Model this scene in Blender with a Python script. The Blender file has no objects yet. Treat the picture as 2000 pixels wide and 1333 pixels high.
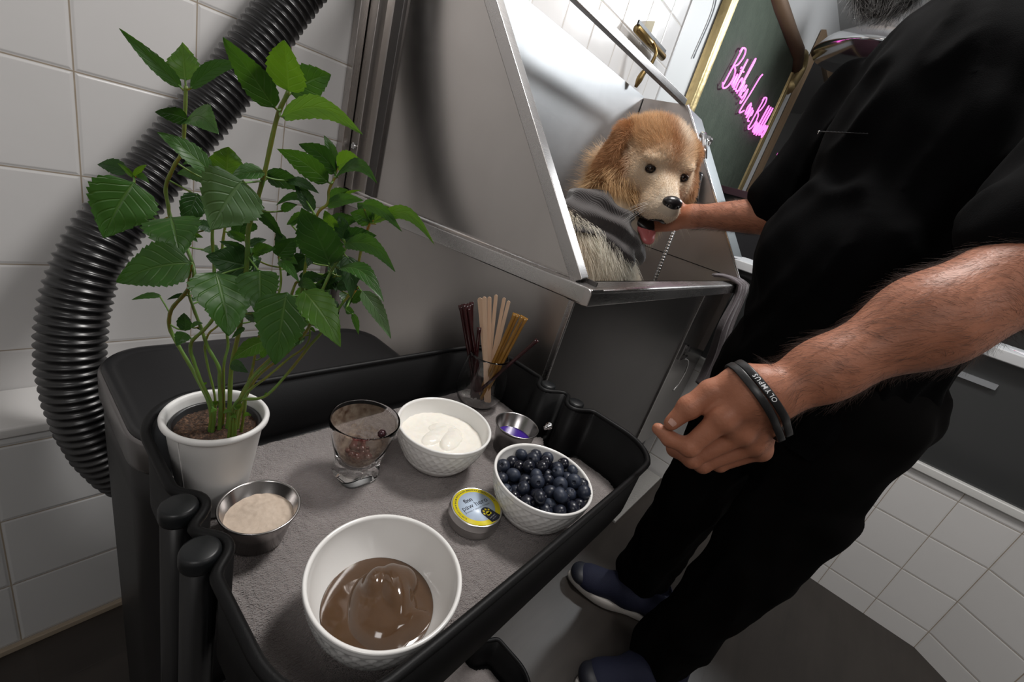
import bpy, math, random
import numpy as np
from mathutils import Vector, Matrix, noise
random.seed(7); rng = np.random.default_rng(7)
sc = bpy.context.scene
COL = sc.collection
PI = math.pi

# ---------------------------------------------------------------- camera
yaw, pitch, roll, FPX, CAMH = 0.604142, 0.362235, 0.304998, 845.69, 1.088
cf = np.array([math.cos(yaw)*math.cos(pitch), math.sin(yaw)*math.cos(pitch), -math.sin(pitch)])
_r = np.array([math.sin(yaw), -math.cos(yaw), 0.0]); _u = np.cross(_r, cf)
cr = _r*math.cos(roll) + _u*math.sin(roll)
cu = -_r*math.sin(roll) + _u*math.cos(roll)
cam = bpy.data.cameras.new('camera'); camo = bpy.data.objects.new('camera', cam); COL.objects.link(camo)
cam.sensor_width = 36; cam.lens = FPX*36/2000; cam.clip_start = .02; cam.clip_end = 50
M = Matrix.Identity(4)
for i in range(3):
    M[i][0], M[i][1], M[i][2] = cr[i], cu[i], -cf[i]
M[2][3] = CAMH
camo.matrix_world = M
sc.camera = camo
cam.dof.use_dof = False

# ---------------------------------------------------------------- world, lights, exposure
w = bpy.data.worlds.new('world'); sc.world = w; w.use_nodes = True
w.node_tree.nodes['Background'].inputs[0].default_value = (.82, .9, 1, 1)
w.node_tree.nodes['Background'].inputs[1].default_value = .05
def area(name, loc, target, size, power, color=(1, 1, 1), size_y=None):
    l = bpy.data.lights.new(name, 'AREA'); l.energy = power; l.color = color
    l.size = size
    if size_y: l.shape = 'RECTANGLE'; l.size_y = size_y
    o = bpy.data.objects.new(name, l); COL.objects.link(o); o.location = loc
    d = Vector(target) - Vector(loc); o.rotation_euler = d.to_track_quat('-Z', 'Y').to_euler()
    return o
area('key_light', (2.75, .05, 2.2), (1.2, .7, 1.1), .16, 19, (.93, .97, 1))
area('ceiling_light', (1.0, .28, 2.35), (.45, .3, .75), .32, 22, (1, .97, .94))
area('fill_light', (-.75, -.45, 2.1), (.6, .7, .9), .5, 6.5, (1, .97, .95))
area('side_light', (.75, -1.3, 2.3), (1.9, -.3, .5), .5, 8, (1, .97, .95))
area('back_room_light', (3.4, -.1, 2.5), (3.3, .9, 1.6), .5, 9, (.95, .97, 1))
sc.view_settings.view_transform = 'Standard'; sc.view_settings.look = 'None'
sc.view_settings.gamma = 1; sc.view_settings.exposure = 0.0
sc.view_settings.use_curve_mapping = False

# ---------------------------------------------------------------- mesh helpers
def link(o, parent=None):
    COL.objects.link(o)
    if parent is not None: o.parent = parent
    return o
def mesh(name, V, F, mat, parent=None, smooth=True, loc=None, rot=None, uv=None):
    me = bpy.data.meshes.new(name)
    me.from_pydata([tuple(map(float, v)) for v in V], [], [tuple(map(int, f)) for f in F])
    me.update()
    if uv is not None:
        L = me.uv_layers.new(name='UVMap'); idx = np.zeros(len(me.loops), dtype=np.int32)
        me.loops.foreach_get('vertex_index', idx)
        L.data.foreach_set('uv', np.asarray(uv, dtype=np.float32)[idx].ravel())
    if mat is not None:
        for m in (mat if isinstance(mat, (list, tuple)) else [mat]): me.materials.append(m)
    if smooth: me.polygons.foreach_set('use_smooth', [True]*len(me.polygons))
    o = bpy.data.objects.new(name, me); link(o, parent)
    if loc is not None: o.location = loc
    if rot is not None: o.rotation_euler = rot
    return o
def thing(name, label, cat, loc=(0, 0, 0), rotz=0, group=None):
    o = bpy.data.objects.new(name, None); COL.objects.link(o); o.empty_display_size = .02
    o.location = loc; o.rotation_euler = (0, 0, rotz); tag(o, label, cat, group); return o
def tag(o, label, cat, group=None, kind=None):
    if label: o['label'] = label
    if cat: o['category'] = cat
    if group: o['group'] = group
    if kind: o['kind'] = kind
    return o
def struct(o): o['kind'] = 'structure'; return o
def join(*parts):
    V, F, n = [], [], 0
    for v, f in parts:
        v = np.asarray(v, float).reshape(-1, 3)
        V.append(v); F += [tuple(i+n for i in q) for q in f]; n += len(v)
    return np.concatenate(V), F
def box(x0, x1, y0, y1, z0, z1):
    V = [(x, y, z) for x in (x0, x1) for y in (y0, y1) for z in (z0, z1)]
    return np.array(V, float), [(0, 1, 3, 2), (4, 6, 7, 5), (0, 4, 5, 1), (2, 3, 7, 6), (0, 2, 6, 4), (1, 5, 7, 3)]
def rings(R, closed_u=True, cap0=False, cap1=False, closed_v=False):
    """R: (nv, nu, 3) rings -> quads"""
    R = np.asarray(R, float); nv, nu, _ = R.shape; F = []
    for j in range(nv if closed_v else nv-1):
        j2 = (j+1) % nv
        for i in range(nu if closed_u else nu-1):
            i2 = (i+1) % nu
            F.append((j*nu+i, j*nu+i2, j2*nu+i2, j2*nu+i))
    if cap0: F.append(tuple(range(nu))[::-1])
    if cap1: F.append(tuple((nv-1)*nu+i for i in range(nu)))
    return R.reshape(-1, 3), F
def lathe(prof, n=64, c=(0, 0, 0)):
    a = np.arange(n)*2*PI/n
    R = [[(c[0]+r*math.cos(t), c[1]+r*math.sin(t), c[2]+z) for t in a] for r, z in prof]
    return rings(R, cap0=prof[0][0] > 0 or True, cap1=True)
def frames(P):
    P = np.asarray(P, float); T = np.gradient(P, axis=0); T /= np.linalg.norm(T, axis=1)[:, None]+1e-12
    n = np.cross(T[0], (0, 0, 1.));
    if np.linalg.norm(n) < 1e-3: n = np.cross(T[0], (1., 0, 0))
    n /= np.linalg.norm(n); N = []
    for t in T:
        n = n - t*(n@t); n /= np.linalg.norm(n)+1e-12; N.append(n)
    N = np.array(N); return T, N, np.cross(T, N)
def smooth_path(P, m):
    P = np.asarray(P, float); k = len(P)
    Q = np.vstack([2*P[0]-P[1], P, 2*P[-1]-P[-2]]); out = []
    for s in np.linspace(0, k-1-1e-9, m):
        i = int(s); t = s-i; p0, p1, p2, p3 = Q[i:i+4]
        out.append(.5*((2*p1)+(-p0+p2)*t+(2*p0-5*p1+4*p2-p3)*t*t+(-p0+3*p1-3*p2+p3)*t**3))
    return np.array(out)
def tube(P, r, n=12, cap=True, closed=False):
    P = np.asarray(P, float); T, N, B = frames(P)
    r = np.broadcast_to(np.asarray(r, float), (len(P),)); a = np.arange(n)*2*PI/n
    R = P[:, None, :]+r[:, None, None]*(np.cos(a)[None, :, None]*N[:, None, :]+np.sin(a)[None, :, None]*B[:, None, :])
    return rings(R, cap0=cap and not closed, cap1=cap and not closed, closed_v=closed)
def bevel(o, w=.002, seg=2, ang=.6):
    m = o.modifiers.new('bevel', 'BEVEL'); m.width = w; m.segments = seg; m.limit_method = 'ANGLE'; m.angle_limit = ang
    o.data.polygons.foreach_set('use_smooth', [True]*len(o.data.polygons))
    n = o.modifiers.new('wn', 'WEIGHTED_NORMAL'); n.keep_sharp = False
    return o
def bx(name, x0, x1, y0, y1, z0, z1, mat, parent=None, bev=.0015):
    o = mesh(name, *box(x0, x1, y0, y1, z0, z1), mat, parent, smooth=False)
    if bev: bevel(o, bev)
    return o

# ---------------------------------------------------------------- material helpers
def mk(name, base=(.5, .5, .5), rough=.5, metal=0, spec=.5, **kw):
    m = bpy.data.materials.new(name); m.use_nodes = True; b = m.node_tree.nodes['Principled BSDF']
    b.inputs['Base Color'].default_value = (*base, 1); b.inputs['Roughness'].default_value = rough
    b.inputs['Metallic'].default_value = metal; b.inputs['Specular IOR Level'].default_value = spec
    for k, v in kw.items(): b.inputs[k].default_value = v
    return m
class NT:
    def __init__(s, m): s.m = m; s.t = m.node_tree; s.n = s.t.nodes; s.b = s.n['Principled BSDF']
    def add(s, typ, **kw):
        x = s.n.new(typ)
        for k, v in kw.items(): setattr(x, k, v)
        return x
    def l(s, a, b): s.t.links.new(a, b)
    def coord(s, out='Object', scale=(1, 1, 1), loc=(0, 0, 0), rot=(0, 0, 0)):
        tc = s.add('ShaderNodeTexCoord'); mp = s.add('ShaderNodeMapping')
        mp.inputs['Scale'].default_value = scale; mp.inputs['Location'].default_value = loc; mp.inputs['Rotation'].default_value = rot
        s.l(tc.outputs[out], mp.inputs['Vector']); return mp.outputs['Vector']
    def noise(s, vec, scale, detail=3, rough=.5, dist=0):
        x = s.add('ShaderNodeTexNoise'); x.inputs['Scale'].default_value = scale; x.inputs['Detail'].default_value = detail
        x.inputs['Roughness'].default_value = rough; x.inputs['Distortion'].default_value = dist
        s.l(vec, x.inputs['Vector']); return x.outputs['Fac']
    def ramp(s, fac, stops):
        x = s.add('ShaderNodeValToRGB'); e = x.color_ramp.elements
        while len(e) < len(stops): e.new(.5)
        for i, (p, c) in enumerate(stops):
            e[i].position = p; e[i].color = (*c, 1) if len(c) == 3 else c
        s.l(fac, x.inputs['Fac']); return x.outputs['Color']
    def math(s, op, a, b=None, clamp=False):
        x = s.add('ShaderNodeMath', operation=op, use_clamp=clamp)
        for i, v in enumerate((a, b)):
            if v is None: continue
            if isinstance(v, (int, float)): x.inputs[i].default_value = v
            else: s.l(v, x.inputs[i])
        return x.outputs[0]
    def mix(s, fac, a, b):
        x = s.add('ShaderNodeMix', data_type='RGBA')
        for i, v in ((0, fac), (6, a), (7, b)):
            if isinstance(v, (int, float)): x.inputs[i].default_value = v
            elif isinstance(v, tuple): x.inputs[i].default_value = (*v, 1)
            else: s.l(v, x.inputs[i])
        return x.outputs[2]
    def bump(s, h, strength=.3, dist=.001, prev=None):
        x = s.add('ShaderNodeBump'); x.inputs['Strength'].default_value = strength; x.inputs['Distance'].default_value = dist
        s.l(h, x.inputs['Height'])
        if prev is not None: s.l(prev, x.inputs['Normal'])
        s.l(x.outputs['Normal'], s.b.inputs['Normal']); return x.outputs['Normal']
    def set(s, name, v): s.l(v, s.b.inputs[name])

TILE = .1517
def tile_mat(name, axes, off, color=(.66, .65, .645), grout=(.42, .35, .27), rough=.16):
    """glazed square wall tile; axes picks the two world axes that run along and up the wall"""
    m = mk(name, color, rough, spec=.5); s = NT(m)
    tc = s.add('ShaderNodeTexCoord'); sep = s.add('ShaderNodeSeparateXYZ'); s.l(tc.outputs['Object'], sep.inputs[0])
    u = s.math('SUBTRACT', sep.outputs[axes[0]], off[0]); v = s.math('SUBTRACT', sep.outputs[axes[1]], off[1])
    def edge(q):
        t = s.math('DIVIDE', q, TILE); fr = s.math('FRACT', t)
        d = s.math('ABSOLUTE', s.math('SUBTRACT', fr, .5))      # .5 at the joint
        return s.math('MULTIPLY', s.math('SUBTRACT', .5, d), TILE)   # metres from the joint
    eu, ev = edge(u), edge(v); d = s.math('MINIMUM', eu, ev)
    g = s.add('ShaderNodeMapRange'); g.inputs['From Min'].default_value = .0007; g.inputs['From Max'].default_value = .0013; s.l(d, g.inputs['Value'])
    h = s.add('ShaderNodeMapRange', interpolation_type='SMOOTHERSTEP'); h.inputs['From Min'].default_value = .0005; h.inputs['From Max'].default_value = .006; s.l(d, h.inputs['Value'])
    vec = s.coord('Object'); n = s.noise(vec, 9, 2); n2 = s.noise(vec, 60, 3)
    gcol = s.mix(n2, tuple(c*.6 for c in grout), grout)
    s.set('Base Color', s.mix(g.outputs[0], gcol, color))
    rr = s.math('ADD', s.math('MULTIPLY', s.math('SUBTRACT', 1, g.outputs[0]), .6), rough); s.set('Roughness', rr)
    hh = s.math('ADD', h.outputs[0], s.math('MULTIPLY', n, .9)); s.bump(hh, .55, .0016)
    return m
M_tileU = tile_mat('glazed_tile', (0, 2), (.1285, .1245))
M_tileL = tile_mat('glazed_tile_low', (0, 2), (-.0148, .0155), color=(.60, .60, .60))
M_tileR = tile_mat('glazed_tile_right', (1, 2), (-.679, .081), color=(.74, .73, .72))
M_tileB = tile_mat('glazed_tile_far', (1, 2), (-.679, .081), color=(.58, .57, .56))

def steel(name, base=(.50, .47, .45), rough=.30, stretch=(2, 2, 120), smudge=.12):
    m = mk(name, base, rough, 1.0); s = NT(m); v = s.coord('Object', scale=stretch); v2 = s.coord('Object')
    n = s.noise(v, 8, 3); n2 = s.noise(v2, 3.2, 5, .6, 1.2)
    s.set('Roughness', s.math('ADD', s.math('ADD', s.math('MULTIPLY', n, .05), s.math('MULTIPLY', n2, smudge)), rough-.08))
    s.set('Base Color', s.mix(n2, tuple(c*.86 for c in base), tuple(min(1, c*1.1) for c in base)))
    s.bump(n, .012, .0004); return m
M_steel = steel('brushed_steel')
M_steelV = steel('brushed_steel_vertical', stretch=(120, 120, 2), rough=.28)
M_steelX = steel('brushed_steel_along', base=(.58, .56, .55), stretch=(1.5, 90, 90), rough=.27)
M_steelD = steel('brushed_steel_dark', base=(.15, .143, .14), rough=.40)
M_chrome = mk('polished_metal', (.72, .72, .73), .12, 1)
M_black = mk('black_plastic', (.004, .004, .0042), .40, spec=.22)
s = NT(M_black); s.bump(s.noise(s.coord('Object'), 420, 2), .18, .0004)
M_blackg = mk('black_gloss', (.008, .008, .009), .16, spec=.5)
M_blackp = mk('black_powder_coat', (.003, .003, .0033), .48, spec=.18)
s = NT(M_blackp); s.bump(s.noise(s.coord('Object'), 900, 2), .25, .0004)
M_bin = mk('grey_painted_metal', (.015, .0145, .015), .42, spec=.3)
M_white = mk('white_ceramic', (.80, .79, .77), .14, spec=.5)
M_paint = mk('white_wall_paint', (.60, .61, .61), .5)
M_grout = mk('old_grout', (.33, .27, .20), .8)
# ================================================================= the room
FL = mk('dark_floor_planks', (.03, .024, .02), .42); s = NT(FL)
v = s.coord('Object', scale=(1, 7, 1)); n = s.noise(v, 3, 5, .6, .6); v2 = s.coord('Object'); n2 = s.noise(v2, 7, 4)
s.set('Base Color', s.mix(n, (.018, .0145, .012), (.052, .043, .037)))
s.set('Roughness', s.math('ADD', s.math('MULTIPLY', n2, .25), .3))
br = s.add('ShaderNodeTexBrick'); br.inputs['Scale'].default_value = 1; br.inputs['Brick Width'].default_value = 1.2; br.inputs['Row Height'].default_value = .152
br.inputs['Mortar Size'].default_value = .0012; s.l(v2, br.inputs['Vector']); s.bump(s.math('SUBTRACT', s.math('MULTIPLY', n, .3), br.outputs['Fac']), .4, .001)
struct(mesh('floor', *box(-3, 7, -3, 1.1, -.05, 0), FL, smooth=False))
struct(mesh('ceiling', *box(-3, 7, -3, 1.1, 2.75, 2.8), mk('ceiling_paint', (.55, .55, .54), .7), smooth=False))
DL, DU = .8725, .991
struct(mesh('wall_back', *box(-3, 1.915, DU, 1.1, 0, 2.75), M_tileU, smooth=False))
struct(bx('trim_1', 1.915, 1.925, DU-.006, DU+.02, 1.0, 2.75, mk('corner_trim', (.62, .63, .64), .25), bev=.002))
struct(mesh('wall_far', *box(1.925, 7, DU, 1.1, 0, 2.75), M_paint, smooth=False))
struct(mesh('wall_end', *box(6.9, 7, -3, DU, 0, 2.75), mk('grey_wall_paint', (.34, .34, .33), .6), smooth=False))
struct(mesh('wall_left', *box(-1.45, -1.35, -2.6, DU, 0, 2.75), mk('left_wall_paint', (.62, .60, .58), .5), smooth=False))
struct(mesh('wall_front', *box(-1.35, 7, -2.6, -2.5, 0, 2.75), bpy.data.materials['left_wall_paint'], smooth=False))
# low tiled ledge in front of the back wall
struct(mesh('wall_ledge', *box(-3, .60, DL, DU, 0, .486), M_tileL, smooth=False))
struct(bx('trim_2', -3, .60, DL-.004, DU, .486, .505, mk('ledge_tile', (.62, .61, .60), .16), bev=.004))
struct(bx('baseboard_back', -3, .60, DL-.008, DL+.002, 0, .014, M_grout, bev=.002))
# low tiled wall on the right, the cooler glass above it and its white counter
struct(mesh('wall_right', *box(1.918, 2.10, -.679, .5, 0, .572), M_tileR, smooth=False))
a = math.atan2(-.083, -.069)
dx, dy = -.069/.108, -.083/.108
V = np.array([(1.918, -.679, 0), (1.918+dx*1.6, -.679+dy*1.6, 0), (1.918+dx*1.6+.15, -.679+dy*1.6-.1, 0), (2.1, -.75, 0)])
V = np.vstack([V, V+(0, 0, 1.5)])
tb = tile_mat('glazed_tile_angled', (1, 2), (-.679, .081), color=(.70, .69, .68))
struct(mesh('wall_corner', V, [(0, 1, 5, 4), (1, 2, 6, 5), (2, 3, 7, 6), (3, 0, 4, 7), (4, 5, 6, 7)], tb, smooth=False))
struct(bx('trim_3', 1.905, 1.935, -.69, .5, .572, .600, mk('white_plastic_trim', (.72, .72, .70), .3), bev=.004))
cool = thing('display_cooler', 'dark glass fronted cooler on the low tiled wall behind the man', 'cooler', (1.93, 0, .6))
mesh('glass_panel', *box(0, .012, -.70, .5, 0, .385), mk('smoked_glass', (.045, .047, .048), .12, spec=.6), cool, smooth=False)
mesh('body', *box(.012, .5, -.70, .5, 0, .385), mk('cooler_body', (.12, .12, .12), .4), cool, smooth=False)
mesh('handle', *box(-.012, 0, -.43, -.24, .30, .318), mk('cooler_handle', (.45, .47, .5), .3, .6), cool, smooth=False)
ctr = tag(bx('counter_top', 1.89, 2.5, -.72, .5, .987, 1.02, mk('white_counter', (.66, .67, .68), .3), bev=.004), 'white counter top lying over the dark cooler behind the man\'s forearm', 'counter')
pb = mk('paper_sheet', (.72, .70, .72), .6); s = NT(pb); vv = s.coord('Object'); s.set('Base Color', s.ramp(s.noise(vv, 38, 2), [(.0, (.74, .72, .74)), (.62, (.74, .72, .74)), (.66, (.75, .12, .25)), (1, (.75, .12, .25))]))
tag(bx('printed_paper', 1.93, 2.12, -.60, -.44, 1.0205, 1.022, pb, bev=0), 'white paper with small red marks lying on the white counter', 'paper')

# ---- squeegee on the tiles
BR = mk('aged_brass', (.26, .18, .075), .34, 1); 
sq = thing('squeegee', 'brass squeegee hung head up on the white tiles above the steel tub', 'squeegee', (1.66, .955, 1.63))
o = mesh('blade_bar', *tube([(-.125, 0, .012), (.125, 0, .012)], .0135, 16), BR, sq)
mesh('rubber_blade', *box(-.128, .128, -.003, .003, .022, .036), M_black, sq, smooth=False)
mesh('handle', *tube(smooth_path([(0, -.006, .02), (.006, -.03, -.01), (.008, -.026, -.05), (-.004, -.012, -.09), (-.006, -.004, -.135)], 24), np.interp(np.linspace(0, 1, 24), [0, .3, .6, .85, 1], [.006, .006, .008, .013, .006]), 12), BR, sq)
mesh('wall_hook', *box(-.02, .02, .0, .036, .03, .075), mk('hook_plate', (.70, .66, .52), .3), sq, smooth=False)

# ---- framed board with the neon sign
GD = mk('gilded_frame', (.42, .33, .16), .42, .7); s = NT(GD); s.bump(s.noise(s.coord('Object'), 30, 3), .35, .006)
bd = thing('framed_green_board', 'dark green board in an ornate gilt frame on the white wall beyond the tub', 'board', (2.18, .985, 1.2))
gm = mk('green_moss_board', (.035, .048, .034), .9); s = NT(gm); vv = s.coord('Object'); s.set('Base Color', s.mix(s.noise(vv, 14, 5, .7), (.018, .028, .018), (.06, .078, .055))); s.bump(s.noise(vv, 90, 3), .6, .004)
mesh('board', *box(.08, 1.43, -.02, 0, .02, 1.06), gm, bd, smooth=False)
def prof_frame(x0, x1, z0, z1, wd, th):
    """rail with stepped profile running x0..x1 (or up z0..z1)"""
    return box(x0, x1, -th, 0, z0, z1)
for nm, q in (('left_rail', (0, .11, 0, 1.1)), ('right_rail', (1.37, 1.46, 0, .98))):
    x0, x1, z0, z1 = q
    R = []
    xs = np.linspace(x0, x1, 9); pr = [0, .03, .036, .028, .034, .040, .03, .022, 0]
    for z in np.linspace(z0, z1, 90):
        R.append([(x+((.004*math.sin(z*55)+.003*math.sin(z*131)) if i > 5 else 0), -p, z) for i, (x, p) in enumerate(zip(xs, pr))])
    mesh(nm, *rings(R, closed_u=False), GD, bd)
mesh('top_rail', *tube([(.05, -.01, 1.06), (.6, -.012, 1.05), (1.0, -.014, 1.06), (1.3, -.02, 1.07), (1.42, -.02, 1.02)], .045, 10), mk('brown_frame', (.14, .085, .05), .45, .3), bd)
mesh('corner_ornament', *tube(smooth_path([(1.32, -.03, 1.06), (1.42, -.035, 1.10), (1.5, -.035, 1.05), (1.47, -.03, .95), (1.42, -.03, .90)], 20), np.linspace(.02, .045, 20), 10), GD, bd)

NE = mk('pink_neon', (1, .2, .8), .4); s = NT(NE); NE.node_tree.nodes['Principled BSDF'].inputs['Emission Color'].default_value = (1, .16, .70, 1); NE.node_tree.nodes['Principled BSDF'].inputs['Emission Strength'].default_value = 2.0
# slanted hand lettering: every glyph a list of strokes on a unit grid (x right, y up, x height .4)
G = {
 'B': (.62, [[(.10, -.05), (.16, .35), (.26, .95), (.24, 1.02), (.20, .92), (.30, 1.05), (.50, 1.08), (.56, .92), (.44, .68), (.28, .56), (.46, .50), (.52, .30), (.40, .06), (.18, -.06), (.02, .02)]]),
 'i': (.16, [[(.0, .06), (.06, .38), (.08, .1), (.16, .06)], [(.10, .56), (.12, .60)]]),
 't': (.20, [[(.0, .06), (.12, .86), (.08, .10), (.18, .05)], [(.0, .50), (.24, .56)]]),
 'c': (.24, [[(.22, .32), (.12, .40), (.03, .22), (.08, .03), (.24, .08)]]),
 'h': (.28, [[(.0, .0), (.14, .98), (.20, .92), (.06, .1), (.14, .38), (.20, .34), (.20, .04), (.28, .06)]]),
 'e': (.22, [[(.02, .2), (.16, .26), (.14, .40), (.05, .32), (.05, .06), (.22, .08)]]),
 's': (.22, [[(.0, .06), (.14, .40), (.18, .16), (.08, -.04), (.0, .0)]]),
 'L': (.44, [[(.40, 1.12), (.30, .96), (.16, .45), (.02, .02), (.0, -.18), (.12, -.16), (.3, -.04)]]),
 'o': (.24, [[(.12, .38), (.02, .22), (.06, .03), (.16, .08), (.18, .3), (.12, .38), (.24, .34)]]),
 'v': (.22, [[(.0, .36), (.06, .03), (.16, .36), (.22, .34)]]),
 'u': (.24, [[(.0, .36), (.02, .06), (.10, .05), (.16, .36), (.16, .06), (.24, .06)]]),
 'b': (.26, [[(.0, .06), (.14, .94), (.17, .88), (.05, .06), (.12, .03), (.18, .22), (.10, .34), (.26, .30)]]),
 'l': (.18, [[(.0, .06), (.13, .94), (.16, .88), (.06, .08), (.18, .06)]]),
 ' ': (.08, [])}
ns = thing('neon_sign', 'pink neon sign reading Bitches Love Bubbles glowing on the green board', 'neon sign', (2.44, .945, 1.76))
x = 0; W = sum(G[c][0] for c in 'Bitches Love Bubbles'); SX = 1.08/W; SZ = .175
for c in 'Bitches Love Bubbles':
    for st in G[c][1]:
        P = [((x+p[0]+.10*p[1])*SX, 0, p[1]*SZ+.03*math.sin(x*1.3)) for p in st]
        m_ = max(6, len(P)*5)
        mesh('letter_tube', *tube(smooth_path(P, m_), .0040, 8), NE, ns)
    x += G[c][0]
# mirror in a tan frame further along the wall, pendant lamp, cabinet with bottles
mr = thing('wall_mirror', 'tall mirror in a thin tan frame on the far part of the wall', 'mirror', (3.88, .985, 1.35))
tan = mk('tan_wood_frame', (.22, .15, .09), .45)
mesh('frame', *join(box(0, .07, -.03, 0, 0, 1.2), box(.07, 2.4, -.03, 0, 1.13, 1.2), box(.07, 2.4, -.03, 0, 0, .06)), tan, mr, smooth=False)
mesh('glass', *box(.07, 2.4, -.012, -.004, .06, 1.13), mk('mirror_glass', (.62, .64, .65), .06, 1), mr, smooth=False)
pl = thing('pendant_lamp', 'polished steel dome pendant lamp hanging in front of the far mirror', 'lamp', (3.46, .56, 2.24))
mesh('lamp_shade', *lathe([(.30, 0), (.31, .01), (.27, .07), (.17, .13), (.10, .16), (.09, .24), (.085, .24), (.09, .15), (.25, .06), (.295, .005)], 48), M_chrome, pl)
mesh('cord', *tube([(0, 0, .24), (0, 0, .50)], .006, 8), M_black, pl)
bo = mesh('bulb', *lathe([(.002, -.01), (.03, .01), (.035, .04), (.015, .09)], 24), mk('warm_bulb', (1, .6, .25), .4), pl)
bo.data.materials[0].node_tree.nodes['Principled BSDF'].inputs['Emission Color'].default_value = (1, .55, .2, 1)
bo.data.materials[0].node_tree.nodes['Principled BSDF'].inputs['Emission Strength'].default_value = 9
cb = thing('sideboard', 'dark sideboard with a plum top standing against the far wall under the mirror', 'cabinet', (3.05, .58, 0))
bx('body', .05, 1.9, .0, .34, 0, 1.33, mk('dark_lacquer', (.03, .028, .03), .3), cb)
bx('top', 0, 1.95, -.02, .36, 1.33, 1.37, mk('plum_top', (.07, .035, .045), .25), cb)
def bottle(x, y, z, h, r, mat, lab, cat='bottle', capm=None):
    b = thing('glass_bottle', lab, cat, (x, y, z), group='bottles on the far sideboard')
    mesh('body', *lathe([(r*.9, 0), (r, .01), (r, h*.62), (r*.4, h*.75), (r*.35, h*.9)], 24), mat, b)
    mesh('cap', *lathe([(r*.4, h*.9), (r*.42, h*.9+.002), (r*.42, h), (.001, h)], 20), capm or M_chrome, b)
bottle(3.16, .70, 1.371, .30, .022, M_chrome, 'tall polished metal bottle nearest the green board on the sideboard')
bottle(3.24, .74, 1.371, .27, .022, M_blackg, 'tall black bottle beside the polished one on the sideboard')
bottle(3.32, .70, 1.371, .22, .020, M_chrome, 'shorter polished bottle behind the black one on the sideboard')
cop = mk('crackled_amber_glass', (.55, .20, .05), .25); s = NT(cop); vo = s.add('ShaderNodeTexVoronoi'); vo.inputs['Scale'].default_value = 60; s.l(s.coord('Object'), vo.inputs['Vector']); s.set('Base Color', s.ramp(vo.outputs['Distance'], [(0, (.9, .45, .12)), (.5, (.35, .10, .02)), (1, (.1, .03, .01))]))
for (x, y, z, lab) in ((3.07, .66, 1.371, 'low crackled amber glass candle holder at the front of the sideboard'), (3.15, .64, 1.371, 'amber glass candle holder on a thin foot behind the low one')):
    o = mesh('candle_holder', *lathe([(.02, 0), (.028, .004), (.03, .055), (.026, .055), (.024, .006), (.001, .005)] if x < 3.1 else [(.02, 0), (.006, .01), (.006, .06), (.028, .075), (.03, .13), (.026, .13), (.024, .08), (.001, .078)], 24), cop, loc=(x, y, z))
    tag(o, lab, 'candle holder', 'candle holders on the far sideboard')
tag(mesh('wall_cable', *tube(smooth_path([(2.12, .985, 2.3), (2.06, .984, 2.1), (2.10, .984, 2.0), (2.13, .984, 1.92), (2.11, .984, 1.75)], 30), .0035, 8), mk('grey_cable', (.3, .32, .34), .5)), 'thin grey cable running up the white wall left of the gilt frame', 'cable')
# ================================================================= dog washing tub
tub = thing('dog_wash_tub', 'large stainless steel dog washing tub with slanted side panels against the tiled wall', 'tub')
XL0, XL1, YF, YB, XR, ZS, ZT = .561, .674, .342, .975, 1.78, .943, 1.497
def SX(y): return XL0 + (XL1-XL0)*(DU-y)/(DU-YF)           # the left side runs slightly askew
def side(pts, x_of, th):
    """pts (y,z) polygon extruded along x by th"""
    n = len(pts); V = [(x_of(y), y, z) for y, z in pts]+[(x_of(y)+th, y, z) for y, z in pts]
    return np.array(V), [tuple(range(n))[::-1], tuple(range(n, 2*n))]+[(i, (i+1) % n, n+(i+1) % n, n+i) for i in range(n)]
YT = .805                                                    # where the slanted edge reaches the top
# left splash panel and its frame
mesh('side_panel', *side([(YB, ZS), (YF+.03, ZS), (YT, ZT), (YB, ZT)], lambda y: SX(y)+.013, .003), steel('side_panel_steel', base=(.55, .52, .50), rough=.22, stretch=(2, 120, 2), smudge=.07), tub, smooth=False)
def bar(p0, p1, wx, wn, mat, name, par=tub, nrm=None, b=.0015):
    """square bar from p0 to p1, wx across (x), wn across the other way"""
    p0 = np.array(p0, float); p1 = np.array(p1, float); t = p1-p0; t /= np.linalg.norm(t)
    s_ = np.array([1., 0, 0]) if nrm is None else np.array(nrm, float); s_ -= t*(s_@t); s_ /= np.linalg.norm(s_); k = np.cross(t, s_)
    V = [p+s_*a*wx/2+k*c*wn/2 for p in (p0, p1) for a, c in ((-1, -1), (1, -1), (1, 1), (-1, 1))]
    o = mesh(name, V, [(0, 3, 2, 1), (4, 5, 6, 7), (0, 1, 5, 4), (1, 2, 6, 5), (2, 3, 7, 6), (3, 0, 4, 7)], mat, par, smooth=False)
    if b: bevel(o, b)
    return o
bar((SX(YF)+.006+.002, YF+.028, ZS+.002), (SX(YT)+.010, YT+.004, ZT), .026, .024, M_steelX, 'slanted_post')
bar((SX(.955)+.012, .955, ZS), (SX(.955)+.012, .955, 1.9), .030, .034, M_steelV, 'wall_post')
bx('wall_flange', SX(.98)-.018, SX(.98)+.0, .968, DU, ZS-.3, 1.9, M_steelV, tub)
bar((SX(.90)+.014, .90, ZS), (SX(.90)+.014, .90, ZT), .014, .03, M_steelD, 'inner_post')
o = mesh('screw', *lathe([(.0, -.001), (.0075, 0), (.0075, .004), (.004, .006), (.0035, .003), (.0, .003)], 20), M_chrome, tub, loc=(SX(.952)-.004, .950, 1.035), rot=(0, -PI/2, 0))
# top bar across the opening
bar((SX(YT)+.010, YT, ZT+.004), (XR+.004, YT, ZT+.004), .022, .022, M_steelX, 'top_bar', nrm=(0, 1, 0))
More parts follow.
